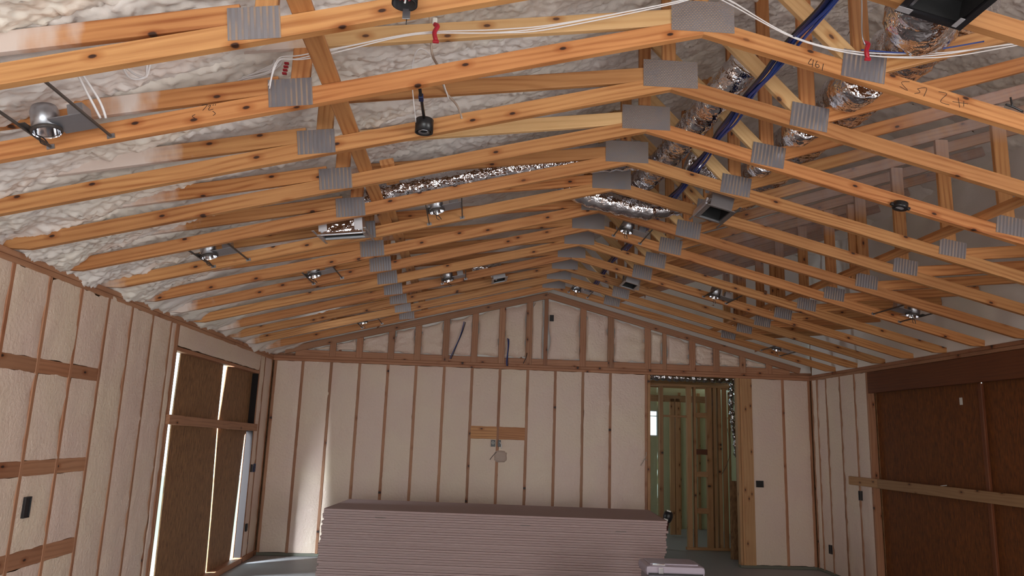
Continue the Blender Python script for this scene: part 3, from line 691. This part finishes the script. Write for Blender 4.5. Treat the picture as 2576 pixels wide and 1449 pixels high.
# ------------------------------------------------------------------ register boots
def boot(label, x, y, dx, dy, side, h=0.12, dark=False, straps=True, ends=None, an=None, dz=0.0, rx=0.0):
    if an is None: an = -math.atan(S) if side < 0 else math.atan(S)
    t = thing('register_boot', label, 'duct boot', (x, y, soff(x) - 0.004 + dz), 'supply register boots in the vault', roty=an, rotx=rx)
    m = BLACK if dark else GALV; wt = 0.012
    for sx in (-1, 1): box('side', (sx * dx / 2, 0, h / 2), (wt * 0.5, dy, h), m, t, local=True)
    for sy in (-1, 1): box('side', (0, sy * dy / 2, h / 2), (dx, wt * 0.5, h), m, t, local=True)
    for sx in (-1, 1): box('flange', (sx * (dx / 2 + 0.012), 0, 0.0), (0.026, dy + 0.05, 0.004), m, t, local=True)
    for sy in (-1, 1): box('flange', (0, sy * (dy / 2 + 0.012), 0.0), (dx, 0.026, 0.004), m, t, local=True)
    box('dark_inset', (0, 0, h * 0.82), (dx - 0.01, dy - 0.01, 0.004), HOLE, t, local=True)  # black faces set inside to paint the shade of the opening
    for sx in (-1, 1): box('dark_inset', (sx * (dx / 2 - 0.006), 0, h * 0.45), (0.003, dy - 0.012, h * 0.72), HOLE, t, local=True)
    for sy in (-1, 1): box('dark_inset', (0, sy * (dy / 2 - 0.006), h * 0.45), (dx - 0.012, 0.003, h * 0.72), HOLE, t, local=True)
    # foil wrapped cap above
    vs_, fs = [], []; n = 20; R = 10
    for k in range(R + 1):
        f = k / R; zz = h + f * 0.12
        for j in range(n):
            a = 2 * math.pi * j / n; cx, cy = math.cos(a), math.sin(a)
            sq = 1 / max(abs(cx), abs(cy)); mix = (1 - f) * sq + f
            rx, ry_ = dx / 2 * (1 - 0.15 * f), dy / 2 * (1 - 0.15 * f)
            vs_.append(Vector((cx * mix * rx, cy * mix * ry_, zz)) + Vector((cx, cy, 0)) * 0.010 * noise.noise(Vector((cx * 4, cy * 4, k * 0.9 + x))))
    for k in range(R):
        for j in range(n): q = (j + 1) % n; fs.append((k * n + j, k * n + q, (k + 1) * n + q, (k + 1) * n + j))
    fs.append(tuple(R * n + j for j in range(n)))
    link('foil_wrap', mesh('wrap', vs_, fs, FOIL, True), t, I4, True)
    if straps:
        for sx, ln in ((-1, 1.0), (1, 0.9)):
            ya, yb = ends if ends else (-0.30, 0.30)
            box('hanger_strap', (sx * (dx / 2 + 0.034), (ya + yb) / 2, 0.012), (0.016, (yb - ya), 0.003), GALV, t, local=True)
    return t
t = boot('foil wrapped supply boot with bright lip between the fifth and sixth trusses, left slope', -1.0, 5.43, 0.30, 0.17, -1, 0.135, ends=(-0.22, 0.33), an=-0.12, dz=-0.045, rx=0.085)
for sx in (-0.135, 0.125): box('tape', (sx, -0.094, 0.07), (0.06, 0.004, 0.085), FOILT, t, local=True)
box('wrap_front', (0, -0.090, 0.07), (0.26, 0.005, 0.10), FOIL, t, local=True)
box('lip', (0, -0.098, 0.006), (0.30, 0.008, 0.026), SHINY, t, local=True)
t = boot('grey supply boot with square dark opening below the fifth truss, right of the ridge', 1.835, 5.475, 0.165, 0.275, 1, 0.12, ends=(-0.25, 0.30), dz=-0.06)
box('tape', (-0.118, 0.02, 0.03), (0.014, 0.34, 0.05), FOILT, t, local=True)
boot('small supply boot with white rim far back left of the ridge', 0.277, 8.60, 0.14, 0.22, -1, 0.08, straps=False)
boot('small supply boot with black opening far back right of the ridge', 1.837, 8.635, 0.15, 0.26, 1, 0.08, straps=False)
t = boot('big black rimmed supply boot at the top right corner, nearest the camera', 1.825, 2.515, 0.235, 0.35, 1, 0.13, dark=True, straps=False, dz=-0.055)
box('tape', (-0.115, 0.175, -0.004), (0.06, 0.03, 0.003), FOILT, t, local=True); box('tape', (0.105, 0.155, -0.004), (0.02, 0.06, 0.003), FOILT, t, local=True)
box('inner_lip', (-0.10, -0.02, 0.012), (0.012, 0.36, 0.004), GALV, t, local=True)

# ------------------------------------------------------------------ cables
def bundle(name, pts, offs, rad, mats, label, cat='cable', group=None):
    root = thing(name, label, cat, pts[0], group)
    P = smooth_path(pts, 6)
    for k, ((a, b), m) in enumerate(zip(offs, mats)):
        path = [p + Vector((a + 0.006 * math.sin(q * 0.4 + k), 0, b + 0.005 * math.cos(q * 0.33 + k * 2))) for q, p in enumerate(P)]
        o = path[0].copy(); vs_, fs = tube_geo([p - o for p in path], rad, 7)
        link('strand', mesh('strand', vs_, fs, m, True), root, Matrix.Translation(o))
    return root
zc = lambda x: soff(x) + 0.092
bp = []
for y in (1.9, 2.3, T(0), 3.05, T(1), 3.67, T(2), 4.28, T(3), 4.88, T(4), 5.5, T(5), 6.1, T(6), 6.7, T(7), 7.6, T(9), 8.8, T(12)):
    x = 1.575 + 0.03 * math.sin(y * 1.3); on = min(abs(y - T(k)) for k in range(13)) < 0.01
    bp.append((x, y, zc(x) + (0.022 if on else 0.006)))
bundle('blue_cable_bundle', bp, [(-0.026, 0), (-0.012, 0.012), (0.0, 0), (0.013, 0.012), (0.026, 0), (0.0, 0.022), (-0.02, 0.02), (0.02, 0.02)], 0.0078,
       [NAVY, NAVY, BLUE, BLUE, BLUE, NAVY, BLACK, BLUE], 'thick bundle of blue and navy data cables running back right of the ridge')
bundle('white_cable_run', [(-1.02, 3.32, 3.30), (-0.97, 3.26, 3.405), (-0.86, 3.25, 3.42), (-0.66, 3.25, 3.485), (-0.33, 3.25, 3.578), (0.047, 3.25, 3.614), (0.333, 3.25, 3.665), (0.926, 3.25, 3.833), (1.05, 3.26, 3.90), (1.192, 3.28, 3.875), (1.53, 3.30, 3.71), (1.85, 3.30, 3.645), (2.24, 3.30, 3.66), (2.62, 3.30, 3.74), (2.9, 3.3, 3.80)],
       [(0, 0), (0.0, 0.008), (0.002, -0.007)], 0.0032, [WHITE, WHITE, WHITE], 'white cables strung across the second truss from left to right')
for (x, z, h, lb) in ((-0.25, 3.60, 0.11, 'red and white cable hanger on the left half of the white cables'), (1.85, 3.645, 0.10, 'red plastic cable hanger over the right plate of the truss marked 461')):
    t = thing('cable_hanger', lb, 'cable hanger', (x, 3.245, z))
    tube('loop', [(x, 3.245, z + 0.03), (x + 0.015, 3.235, z + 0.015), (x + 0.002, 3.232, z - 0.02), (x + 0.010, 3.24, z - 0.055)], 0.011, RED, t, 8, 5)
    box('tip', (x + 0.010, 3.24, z - 0.062), (0.03, 0.014, 0.014), RED, t, 0.004)
    if x < 0: box('clip', (x, 3.245, z + 0.045), (0.022, 0.014, 0.035), CAPW, t, 0.005)
bundle('blue_cable', [(1.86, 3.29, 3.655), (2.05, 3.29, 3.66), (2.25, 3.29, 3.69), (2.5, 3.3, 3.75)], [(0, 0)], 0.004, [BLUE], 'single blue cable beside the white ones past the red hanger')
bundle('grey_drop_wire', [(1.83, 3.22, 3.98), (1.832, 3.22, 3.85), (1.835, 3.22, 3.70), (1.85, 3.24, 3.65)], [(0, 0)], 0.0035, [GALV], 'thin grey wire dropping to the red hanger on the right')
bundle('beige_cable', [(-0.300, 3.38, 3.80), (-0.28, 3.4, 3.66), (-0.262, 3.44, 3.58), (-0.255, 3.6, 3.60), (-0.235, 3.85, 3.64), (-0.20, 3.97, 3.62), (-0.155, 3.97, 3.55), (-0.115, 3.953, 3.47)], [(0, 0)], 0.0065, [BEIGE], 'beige cable curving down beside the black rod box')
offs = [(0.014 * math.cos(k * 1.1), 0.014 * math.sin(k * 1.7)) for k in range(7)]
bundle('white_cable_tail', [(-1.22, 3.52, 3.425), (-1.15, 3.50, 3.445), (-1.07, 3.48, 3.47), (-1.03, 3.47, 3.51), (-1.05, 3.47, 3.58)], offs, 0.0042, [WHITE] * 7, 'fanned white cable ends above the left plate of the second truss')
t = thing('red_cable_clip', 'small red toothed clip beside the fanned white cables', 'cable clip', (-0.985, 3.44, 3.46))
for k in range(4): box('tooth', (-0.985 + 0.002 * k, 3.44, 3.43 + 0.018 * k), (0.022, 0.014, 0.010), RED, t, 0.002)
bundle('white_cable_loop', [(-1.63, 3.05, 3.32), (-1.58, 3.06, 3.25), (-1.53, 3.07, 3.19), (-1.49, 3.07, 3.18), (-1.465, 3.07, 3.21), (-1.46, 3.06, 3.26)], [(0, 0), (0.01, 0.012)], 0.005, [WHITE, WHITE], 'short loop of white cable hanging from the foam at the upper left')
bundle('white_cable_feed', [(-1.80, 2.95, 3.25), (-1.74, 3.02, 3.18), (-1.70, 3.10, 3.10), (-1.69, 3.17, 3.03)], [(0, 0), (0.022, 0.006)], 0.0055, [WHITE, WHITE], 'pair of foam dusted cables entering the nearest can light')
t = thing('wire_stub', 'black forked wire stub above the chord at the right edge', 'wire', (2.53, 3.20, 3.36))
tube('wire', [(2.50, 3.19, 3.362), (2.535, 3.19, 3.352), (2.59, 3.2, 3.335)], 0.005, BLACK, t, 6, 4); tube('wire', [(2.528, 3.19, 3.40), (2.532, 3.19, 3.355)], 0.0045, BLACK, t, 6, 3)
bundle('blue_wall_cable', [(-0.145, D - 0.03, 3.32), (-0.20, D - 0.05, 3.10), (-0.27, D - 0.05, 2.90), (-0.33, D - 0.05, 2.77)], [(0, 0), (0.014, 0)], 0.006, [BLUE, BLACK], 'blue and black cables slanting down the gable foam, left one')
bundle('blue_wall_cable', [(0.50, D - 0.04, 3.10), (0.505, D - 0.05, 2.95), (0.50, D - 0.05, 2.78), (0.495, D - 0.05, 2.70)], [(0, 0), (0.012, 0)], 0.007, [BLUE, NAVY], 'blue cable hanging straight down on the gable, right of the slanting one')
bundle('black_wall_wire', [(0.79, D - 0.03, 2.90), (0.77, D - 0.04, 2.83), (0.745, D - 0.04, 2.75)], [(0, 0)], 0.005, [BLACK], 'short black wire at the foot of the gable studs')

# ------------------------------------------------------------------ wall boxes
def wall_box(label, c, n, w_=0.055, h_=0.10):
    """n: into-room axis; a rimmed blue-black box sunk into the foam"""
    x, y, z = c; t = thing('outlet_box', label, 'electrical box', c, 'electrical boxes in the walls')
    along = Vector((0, 1, 0)) if abs(n[0]) > 0.5 else Vector((1, 0, 0)); nv = Vector(n)
    def bx(nm, a, zz, wa, hz, dep, m, off):
        d = Vector((dep, wa, hz)) if abs(n[0]) > 0.5 else Vector((wa, dep, hz))
        box(nm, Vector(c) + along * a + Vector((0, 0, zz)) + nv * off, d, m, t, 0.001)
    bx('back', 0, 0, w_, h_, 0.004, BLACK, 0.010)
    for s in (-1, 1): bx('rim', s * w_ / 2, 0, 0.007, h_ + 0.007, 0.022, NAVY if 'blue' in label else BLACK, 0.008)
    for s in (-1, 1): bx('rim', 0, s * h_ / 2, w_, 0.007, 0.022, NAVY if 'blue' in label else BLACK, 0.008)
    return t
wall_box('ragged black electrical box low on the near left wall', (XL, 5.145, 1.16), (1, 0, 0), 0.062, 0.125)
wall_box('blue electrical box right of the boarded left opening, at switch height', (XL, 10.33, 1.18), (1, 0, 0))
wall_box('black switch box hard against the right jamb of the left opening', (XL, 10.205, 1.18), (1, 0, 0), 0.03, 0.09)
wall_box('black outlet box low beside the right jamb of the left opening', (XL, 10.235, 0.43), (1, 0, 0), 0.045, 0.09)
t = wall_box('black television outlet box with a white ring, left of the pair below the blocking', (0.347, D, 1.60), (0, -1, 0), 0.055, 0.085)
link('ring', lathe_mesh([(0.013, 0), (0.021, 0), (0.021, 0.004), (0.013, 0.004)], CAPW, 16), t, Matrix.Translation((0.345, D - 0.016, 1.605)) @ Matrix.Rotation(math.pi / 2, 4, 'X'))
t = wall_box('dark outlet box with pale wires, right of the pair below the blocking', (0.435, D, 1.60), (0, -1, 0), 0.035, 0.085)
tube('wire', [(0.44, D - 0.02, 1.62), (0.465, D - 0.03, 1.58), (0.46, D - 0.03, 1.53)], 0.006, WHITE, t, 6, 4)
wall_box('wide black double box just right of the doorway in the far wall', (4.20, D, 1.155), (0, -1, 0), 0.10, 0.085)
wall_box('small black box high on the gable under the ridge', (1.142, D, 3.435), (0, -1, 0), 0.05, 0.085)
wall_box('black box on the right wall just under the end of the rail', (XR, 9.50, 1.12), (-1, 0, 0), 0.06, 0.11)
wall_box('black box low on the right wall near the corner', (XR, 10.38, 0.34), (-1, 0, 0), 0.06, 0.11)
t = thing('wire_tuft', 'loose wire tuft sticking out of the foam left of the doorway', 'wire', (2.50, D, 1.45))
tube('wire', [(2.47, D - 0.01, 1.36), (2.50, D - 0.04, 1.42), (2.54, D - 0.04, 1.50), (2.545, D - 0.02, 1.55)], 0.006, BEIGE, t, 6, 4)
tube('wire', [(2.50, D - 0.01, 1.42), (2.53, D - 0.04, 1.45), (2.56, D - 0.03, 1.43)], 0.005, BEIGE, t, 6, 4)
t = thing('foam_scar', 'rough foam lump smeared over wires below the television boxes', 'foam lump', (0.45, D, 1.43))
vs_, fs = [], []
for j in range(9):
    for k in range(9):
        a, b = (k / 8 - 0.5) * 0.22, (j / 8 - 0.5) * 0.20; e = max(0.0, 1 - (a / 0.11) ** 2 - (b / 0.10) ** 2)
        vs_.append((a, -0.020 * e ** 0.5 * (1 + noise.noise(Vector((a * 30, b * 30, 1)))) + (0.03 if e == 0 else 0.006), b))
for j in range(8):
    for k in range(8): p = j * 9 + k; fs.append((p, p + 1, p + 10, p + 9))
link('lump', mesh('lump', vs_, fs, SCAR, True), t, Matrix.Translation((0.46, D - 0.004, 1.42)))
tube('wire', [(0.31, D - 0.008, 1.37), (0.345, D - 0.012, 1.42), (0.40, D - 0.008, 1.48)], 0.005, DARKST, t, 6, 4)

# ------------------------------------------------------------------ boards closing the left opening
def sheet(name, poly, x, th, m, label, cat, group):
    """poly in (y,z); a real sheet with thickness"""
    n = len(poly); o = Vector((x, poly[0][0], poly[0][1]))
    vs_ = [Vector((x, a, b)) - o for a, b in poly] + [Vector((x - th, a, b)) - o for a, b in poly]
    fs = [tuple(range(n)), tuple(range(2 * n - 1, n - 1, -1))] + [((i + 1) % n, i, i + n, (i + 1) % n + n) for i in range(n)]
    ob = link(name, mesh('sheet', vs_, fs, m), None, Matrix.Translation(o))
    bm = bmesh.new(); bm.from_mesh(ob.data); bmesh.ops.recalc_face_normals(bm, faces=bm.faces); bm.to_mesh(ob.data); bm.free()
    return tag(ob, label, cat, group)
PX = -2.925
sheet('osb_sheet', [(7.650, 0.02), (9.10, 0.02), (9.055, 0.69), (8.955, 1.75), (8.945, 2.50), (7.630, 2.50), (7.60, 1.75)], PX, 0.012, OSB, 'brown strand board sheet left of the narrow middle light gap', 'sheet', 'strand board sheets over the openings')
sheet('osb_sheet', [(9.14, 0.02), (9.97, 0.02), (10.00, 0.57), (10.07, 1.60), (10.27, 1.75), (10.285, 2.50), (9.11, 2.50), (8.995, 1.75), (9.098, 0.69)], PX, 0.012, OSB, 'brown strand board sheet right of the narrow middle light gap', 'sheet', 'strand board sheets over the openings')
cp = bar('cross_board', (XL + 0.022, 7.22, 1.758), (XL + 0.022, 10.17, 1.705), (0, 0, 1), 0.092, 0.038, STUD)
tag(cp, 'horizontal brace board nailed across the boarded left opening', 'board')
# right opening
for k, (a, b, lb) in enumerate(((7.24, RY + 0.05, 'dark red-brown strand board sheet next to the right wall corner bays'), (5.98, 7.215, 'dark strand board sheet past the vertical seam at the right edge'), (4.73, 5.96, 'strand board sheet beyond the right edge of the picture'), (2.85, 4.71, 'last strand board sheet of the right opening, nearest the camera'))):
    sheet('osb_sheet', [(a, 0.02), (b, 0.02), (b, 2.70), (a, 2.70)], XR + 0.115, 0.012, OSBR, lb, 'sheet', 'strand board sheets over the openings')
sj = bar('seam_stud', (XR + 0.075, 7.20, 0.02), (XR + 0.075, 7.20, 2.39), (0, 1, 0), 0.055, 0.03, LVL); tag(sj, 'narrow upright board on the seam of the right strand board', 'board')
rl = bar('rail_board', (XR - 0.022, 9.72, 1.297), (XR - 0.022, 9.03, 1.297), (0, 0, 1), 0.105, 0.038, RAW); tag(rl, 'short pale board stub nailed at the start of the right rail', 'board')
rl = bar('rail_board', (XR - 0.0205, 9.028, 1.297), (XR - 0.0205, 5.0, 1.297), (0, 0, 1), 0.110, 0.038, RAIL); tag(rl, 'long horizontal rail board across the dark right strand board', 'board')

t = tag(box('daylight_spot', (XR + 0.098, 7.55, 2.23), (0.004, 0.045, 0.075), CAPW, None, 0.0015), 'small white oval standing in for daylight through a knot hole in the right strand board', 'light spot')  # white chip painted in for daylight through a knot hole
t = tag(bar('wood_splinter', (XR - 0.03, 7.80, 1.353), (XR - 0.03, 7.70, 1.366), (0, 0, 1), 0.008, 0.006, CAPW), 'pale splinter on top of the long right rail', 'splinter')
# ------------------------------------------------------------------ drywall stack: taped pairs of 12 ft boards
ang = -0.071
SX, SY, PW, PL, PT = 0.36, 8.83, 1.22, 3.655, 0.0254
shA = box_mesh(PL, PW, 0.0110, DRY, 0.0014); tpA = box_mesh(0.0025, PW - 0.004, 0.0215, DRYE)
ORD2 = ['topmost', 'second', 'third', 'fourth', 'fifth', 'sixth', 'seventh', 'eighth', 'ninth', 'tenth', 'eleventh', 'twelfth', 'thirteenth', 'fourteenth', 'fifteenth', 'sixteenth', 'seventeenth', 'eighteenth', 'nineteenth', 'twentieth',
        'twenty-first', 'twenty-second', 'twenty-third', 'twenty-fourth', 'twenty-fifth', 'twenty-sixth', 'twenty-seventh', 'twenty-eighth', 'twenty-ninth', 'thirtieth', 'thirty-first', 'thirty-second']
NB = 33
for k in range(NB):
    zt = 0.889 - k * PT
    jx, jy = random.uniform(-0.012, 0.012) - (0.03 if k > 24 else 0.0) * 0, random.uniform(-0.006, 0.006)
    jx -= 0.028 * min(1, k / 14)
    jx += 0.0
    lb = ('topmost pair of pinkish grey drywall boards, its face showing' if k == 0 else '%s drywall pair down from the top of the stack' % (ORD2[k] if k < len(ORD2) else 'bottom'))
    t = thing('drywall_pair', lb, 'drywall', (SX + jx, SY + jy, zt - PT), 'drywall boards stacked on the floor', rotz=ang + random.uniform(-0.0012, 0.0012))
    link('board', shA, t, Matrix.Translation((0, 0, 0.0058)), True); link('board', shA, t, Matrix.Translation((random.uniform(-.003, .003), random.uniform(-.0035, 0.001), 0.0168 + (0.001 if k % 3 else 0.0))), True)
    for s in (-1, 1): link('end_tape', tpA, t, Matrix.Translation((s * (PL / 2 + 0.0015), 0, 0.0125)), True)
zb = 0.889 - NB * PT
for k, xx in enumerate((-1.2, -0.1, 1.0, 1.9)):
    bkr = bar('riser_block', (xx, SY - 0.55 - xx * 0.07, zb / 2), (xx + 0.08, SY + 0.55 - xx * 0.07, zb / 2), (0, 0, 1), zb - 0.001, 0.09, STUD)
    tag(bkr, 'pine riser under the drywall stack, %s from the left' % ('first', 'second', 'third', 'fourth')[k], 'riser', 'risers under the drywall')
for k, (u, row) in enumerate(((-1.28, 3), (0.27, 4), (1.28, 5))):
    p = Matrix.Rotation(ang, 4, 'Z') @ Vector((u, -PW / 2 - 0.004, 0)); z = 0.889 - row * PT
    s_ = bar('wood_splinter', (SX + p.x, SY + p.y, z), (SX + p.x + 0.11, SY + p.y - 0.008, z), (0, 0, 1), 0.007, 0.012, DARKST)
    tag(s_, 'thin dark shim stuck in the front of the drywall stack, %s' % ('left one', 'middle one', 'right one')[k], 'shim', 'shims in the drywall stack')

# ------------------------------------------------------------------ cooler in front of the stack
t = thing('cooler', 'lavender grey cooler with a latch, in front of the drywall stack', 'cooler', (1.835, 6.84, 0.0), rotz=-0.05)
def rbox(dx, dy, dz, m, bev): return box_mesh(dx, dy, dz, m, bev)
def loc(*v): return Matrix.Translation(v)
link('body', rbox(0.47, 0.36, 0.585, COOLD, 0.03), t, loc(0, 0, 0.2925), True)
lid = link('lid', rbox(0.515, 0.41, 0.085, COOL, 0.035), t, loc(0, 0, 0.622), True)
link('lid_panel', rbox(0.42, 0.30, 0.022, COOL, 0.009), lid, loc(0, 0.01, 0.042), True)
link('groove', rbox(0.47, 0.010, 0.016, BLACK, 0.002), lid, loc(0, -0.203, -0.024), True)
link('latch_plate', rbox(0.11, 0.03, 0.014, SHINY, 0.004), lid, loc(-0.14, -0.165, 0.045), True)
link('latch', rbox(0.042, 0.02, 0.05, SHINY, 0.004), lid, loc(-0.13, -0.212, 0.005), True)
for sx in (-1, 1): link('handle', rbox(0.03, 0.16, 0.04, COOLD, 0.008), t, loc(sx * 0.245, 0, 0.50), True)

# black capped bottle behind the right end of the stack
t = thing('sprayer_wand', 'maroon wand with a black and white head leaning behind the drywall stack', 'sprayer', (2.36, 9.62, 0.0), roty=0.235)
link('shaft', lathe_mesh([(0.001, 0.0), (0.05, 0.0), (0.05, 0.30), (0.036, 0.40), (0.036, 0.74), (0.001, 0.74)], MAROON, 20), t, I4, True)
link('cap', lathe_mesh([(0.001, 0.885), (0.03, 0.88), (0.055, 0.855), (0.063, 0.81), (0.055, 0.765), (0.040, 0.735), (0.001, 0.73)], BLACK, 24), t, I4, True)
link('nozzle', rbox(0.05, 0.05, 0.045, CAPW, 0.012), t, Matrix.Translation((-0.03, -0.05, 0.755)), True)
link('shine_patch', rbox(0.055, 0.03, 0.02, CAPW, 0.008), t, Matrix.Translation((-0.01, -0.03, 0.874)), True)

# ------------------------------------------------------------------ hallway beyond the doorway
wh = thing('wall_hall', 'foam filled end wall of the hallway beyond the doorway', None, (3.5, 15.3, 0), kind='structure')
for a, b, z0, z1 in ((1.2, 3.665, 0, 2.8), (3.845, 5.2, 0, 2.8), (3.665, 3.845, 0, 1.80), (3.665, 3.845, 2.32, 2.8)):
    quad_panel('foam_panel', (a, 15.3, z0), (1, 0, 0), (0, 0, 1), (0, -1, 0), b - a, z1 - z0, 14, 20, FOAMG, wh, amp=0.01, rag=0, edge=0, seed=a)
for x in (2.4, 2.8, 3.2, 3.62, 3.89, 4.3, 4.7): bar('stud', (x, 15.28, 0), (x, 15.28, 2.7), (1, 0, 0), 0.05, 0.05, RAW, wh)
for s, c in ((1, (1.65, 14.5)),): pass
whl = thing('wall_hall_left', 'left wall of the hallway beyond the doorway', None, (1.6, 13, 0), kind='structure')
box('sheathing', (1.6, 13.0, 1.4), (0.1, 4.2, 2.8), FOAMG, whl)
whr = thing('wall_hall_right', 'greenish foam right wall of the hallway', None, (5.1, 13, 0), kind='structure')
quad_panel('foam_panel', (5.1, 10.92, 0), (0, 1, 0), (0, 0, 1), (-1, 0, 0), 4.4, 2.8, 30, 20, FOAMG, whr, amp=0.01, rag=0, edge=0, seed=8)
for y in (11.4, 11.85, 12.3, 12.75, 13.2, 13.65, 14.1, 14.55): bar('stud', (5.085, y, 0), (5.085, y, 2.7), (1, 0, 0), 0.04, 0.04, RAW, whr)
ch = thing('ceiling_hall', 'pine ceiling joists over the hallway', None, (3.4, 13, 2.78), kind='structure')
box('deck', (3.4, 13.15, 2.95), (3.7, 4.3, 0.02), OSB, ch)
for y in (11.5, 12.1, 12.9, 13.5, 14.1, 14.7): bar('joist', (1.6, y, 2.82), (5.15, y, 2.82), (0, 0, 1), 0.14, 0.038, RAW, ch)
wp = thing('wall_partition', 'open stud partition of pale pine seen through the doorway', None, (3.9, 12.45, 0), kind='structure')
for x, th, dp in ((3.19, 0.06, 0.09), (3.66, 0.075, 0.09), (3.755, 0.04, 0.09), (4.0, 0.085, 0.09), (4.092, 0.05, 0.09), (4.175, 0.055, 0.09), (4.27, 0.075, 0.03)):
    bar('stud', (x, 12.45, 0.04), (x, 12.45, 2.62), (0, 1, 0), dp, th, RAW, wp)
bar('top_plate', (2.9, 12.45, 2.64), (4.4, 12.45, 2.64), (0, 1, 0), 0.09, 0.04, RAW, wp)
bar('bottom_plate', (3.6, 12.45, 0.02), (4.32, 12.45, 0.02), (0, 1, 0), 0.09, 0.04, RAW, wp)
for z in (2.156, 1.555, 1.195, 0.612): bar('blocking', (3.775, 12.45, z), (3.958, 12.45, z), (0, 1, 0), 0.09, 0.085, LVL if z < 2 and z > 1.3 else RAW, wp)
for a, b in ((3.22, 3.62), (4.32, 4.9)): bar('rail', (a, 12.44, 2.125), (b, 12.44, 2.125), (0, 0, 1), 0.035, 0.02, RAW, wp)
for x in (3.80, 3.90): bar('stud', (x, 14.0, 0.04), (x, 14.0, 2.5), (1, 0, 0), 0.09, 0.06, RAW, wp)
bar('top_plate', (2.5, 14.0, 2.5), (4.6, 14.0, 2.5), (0, 0, 1), 0.12, 0.06, RAW, wp)
# window in the end wall
wn = thing('window_1', 'small bright window at the far end of the hallway', None, (3.755, 15.3, 1.8), kind='structure')
for a in (3.672, 3.838): box('window_frame', (a, 15.31, 2.06), (0.022, 0.06, 0.52), VINYL, wn)
for z in (1.81, 2.31): box('window_frame', (3.755, 15.31, z), (0.18, 0.06, 0.022), VINYL, wn)
box('sash_bar', (3.755, 15.31, 2.205), (0.16, 0.04, 0.018), VINYL, wn); box('pane', (3.755, 15.315, 2.06), (0.15, 0.006, 0.49), GLASS, wn)
# leaning strand board and hanging foil in the hall
lb_ = box('osb_offcut', (4.10, 11.55, 0.575), (0.16, 0.014, 1.15), OSB, None, rot=Matrix.Rotation(0.02, 4, 'X')); tag(lb_, 'dark strand board offcut standing just inside the doorway on the right', 'sheet')
duct('foil_strip', [(4.10, 11.53, 2.76), (4.14, 11.72, 2.4), (4.165, 11.75, 2.05), (4.195, 11.75, 1.78), (4.215, 11.75, 1.5)], lambda i: 0.05 - 0.00035 * i, 'crumpled foil strip hanging at the right side of the doorway', 12.0, 'foil', amp=0.02, n=14)
duct('flex_duct', [(2.75, 11.5, 2.70), (3.1, 11.5, 2.692), (3.7, 11.5, 2.69), (4.2, 11.5, 2.695)], 0.06, 'foil duct crossing above the doorway into the hall', 13.0)
bundle('grey_hall_wire', [(4.30, 12.40, 1.95), (4.33, 12.38, 1.6), (4.27, 12.38, 1.35), (4.18, 12.39, 1.2)], [(0, 0)], 0.004, [DARKST], 'thin dark wire looping down beside the hallway studs')
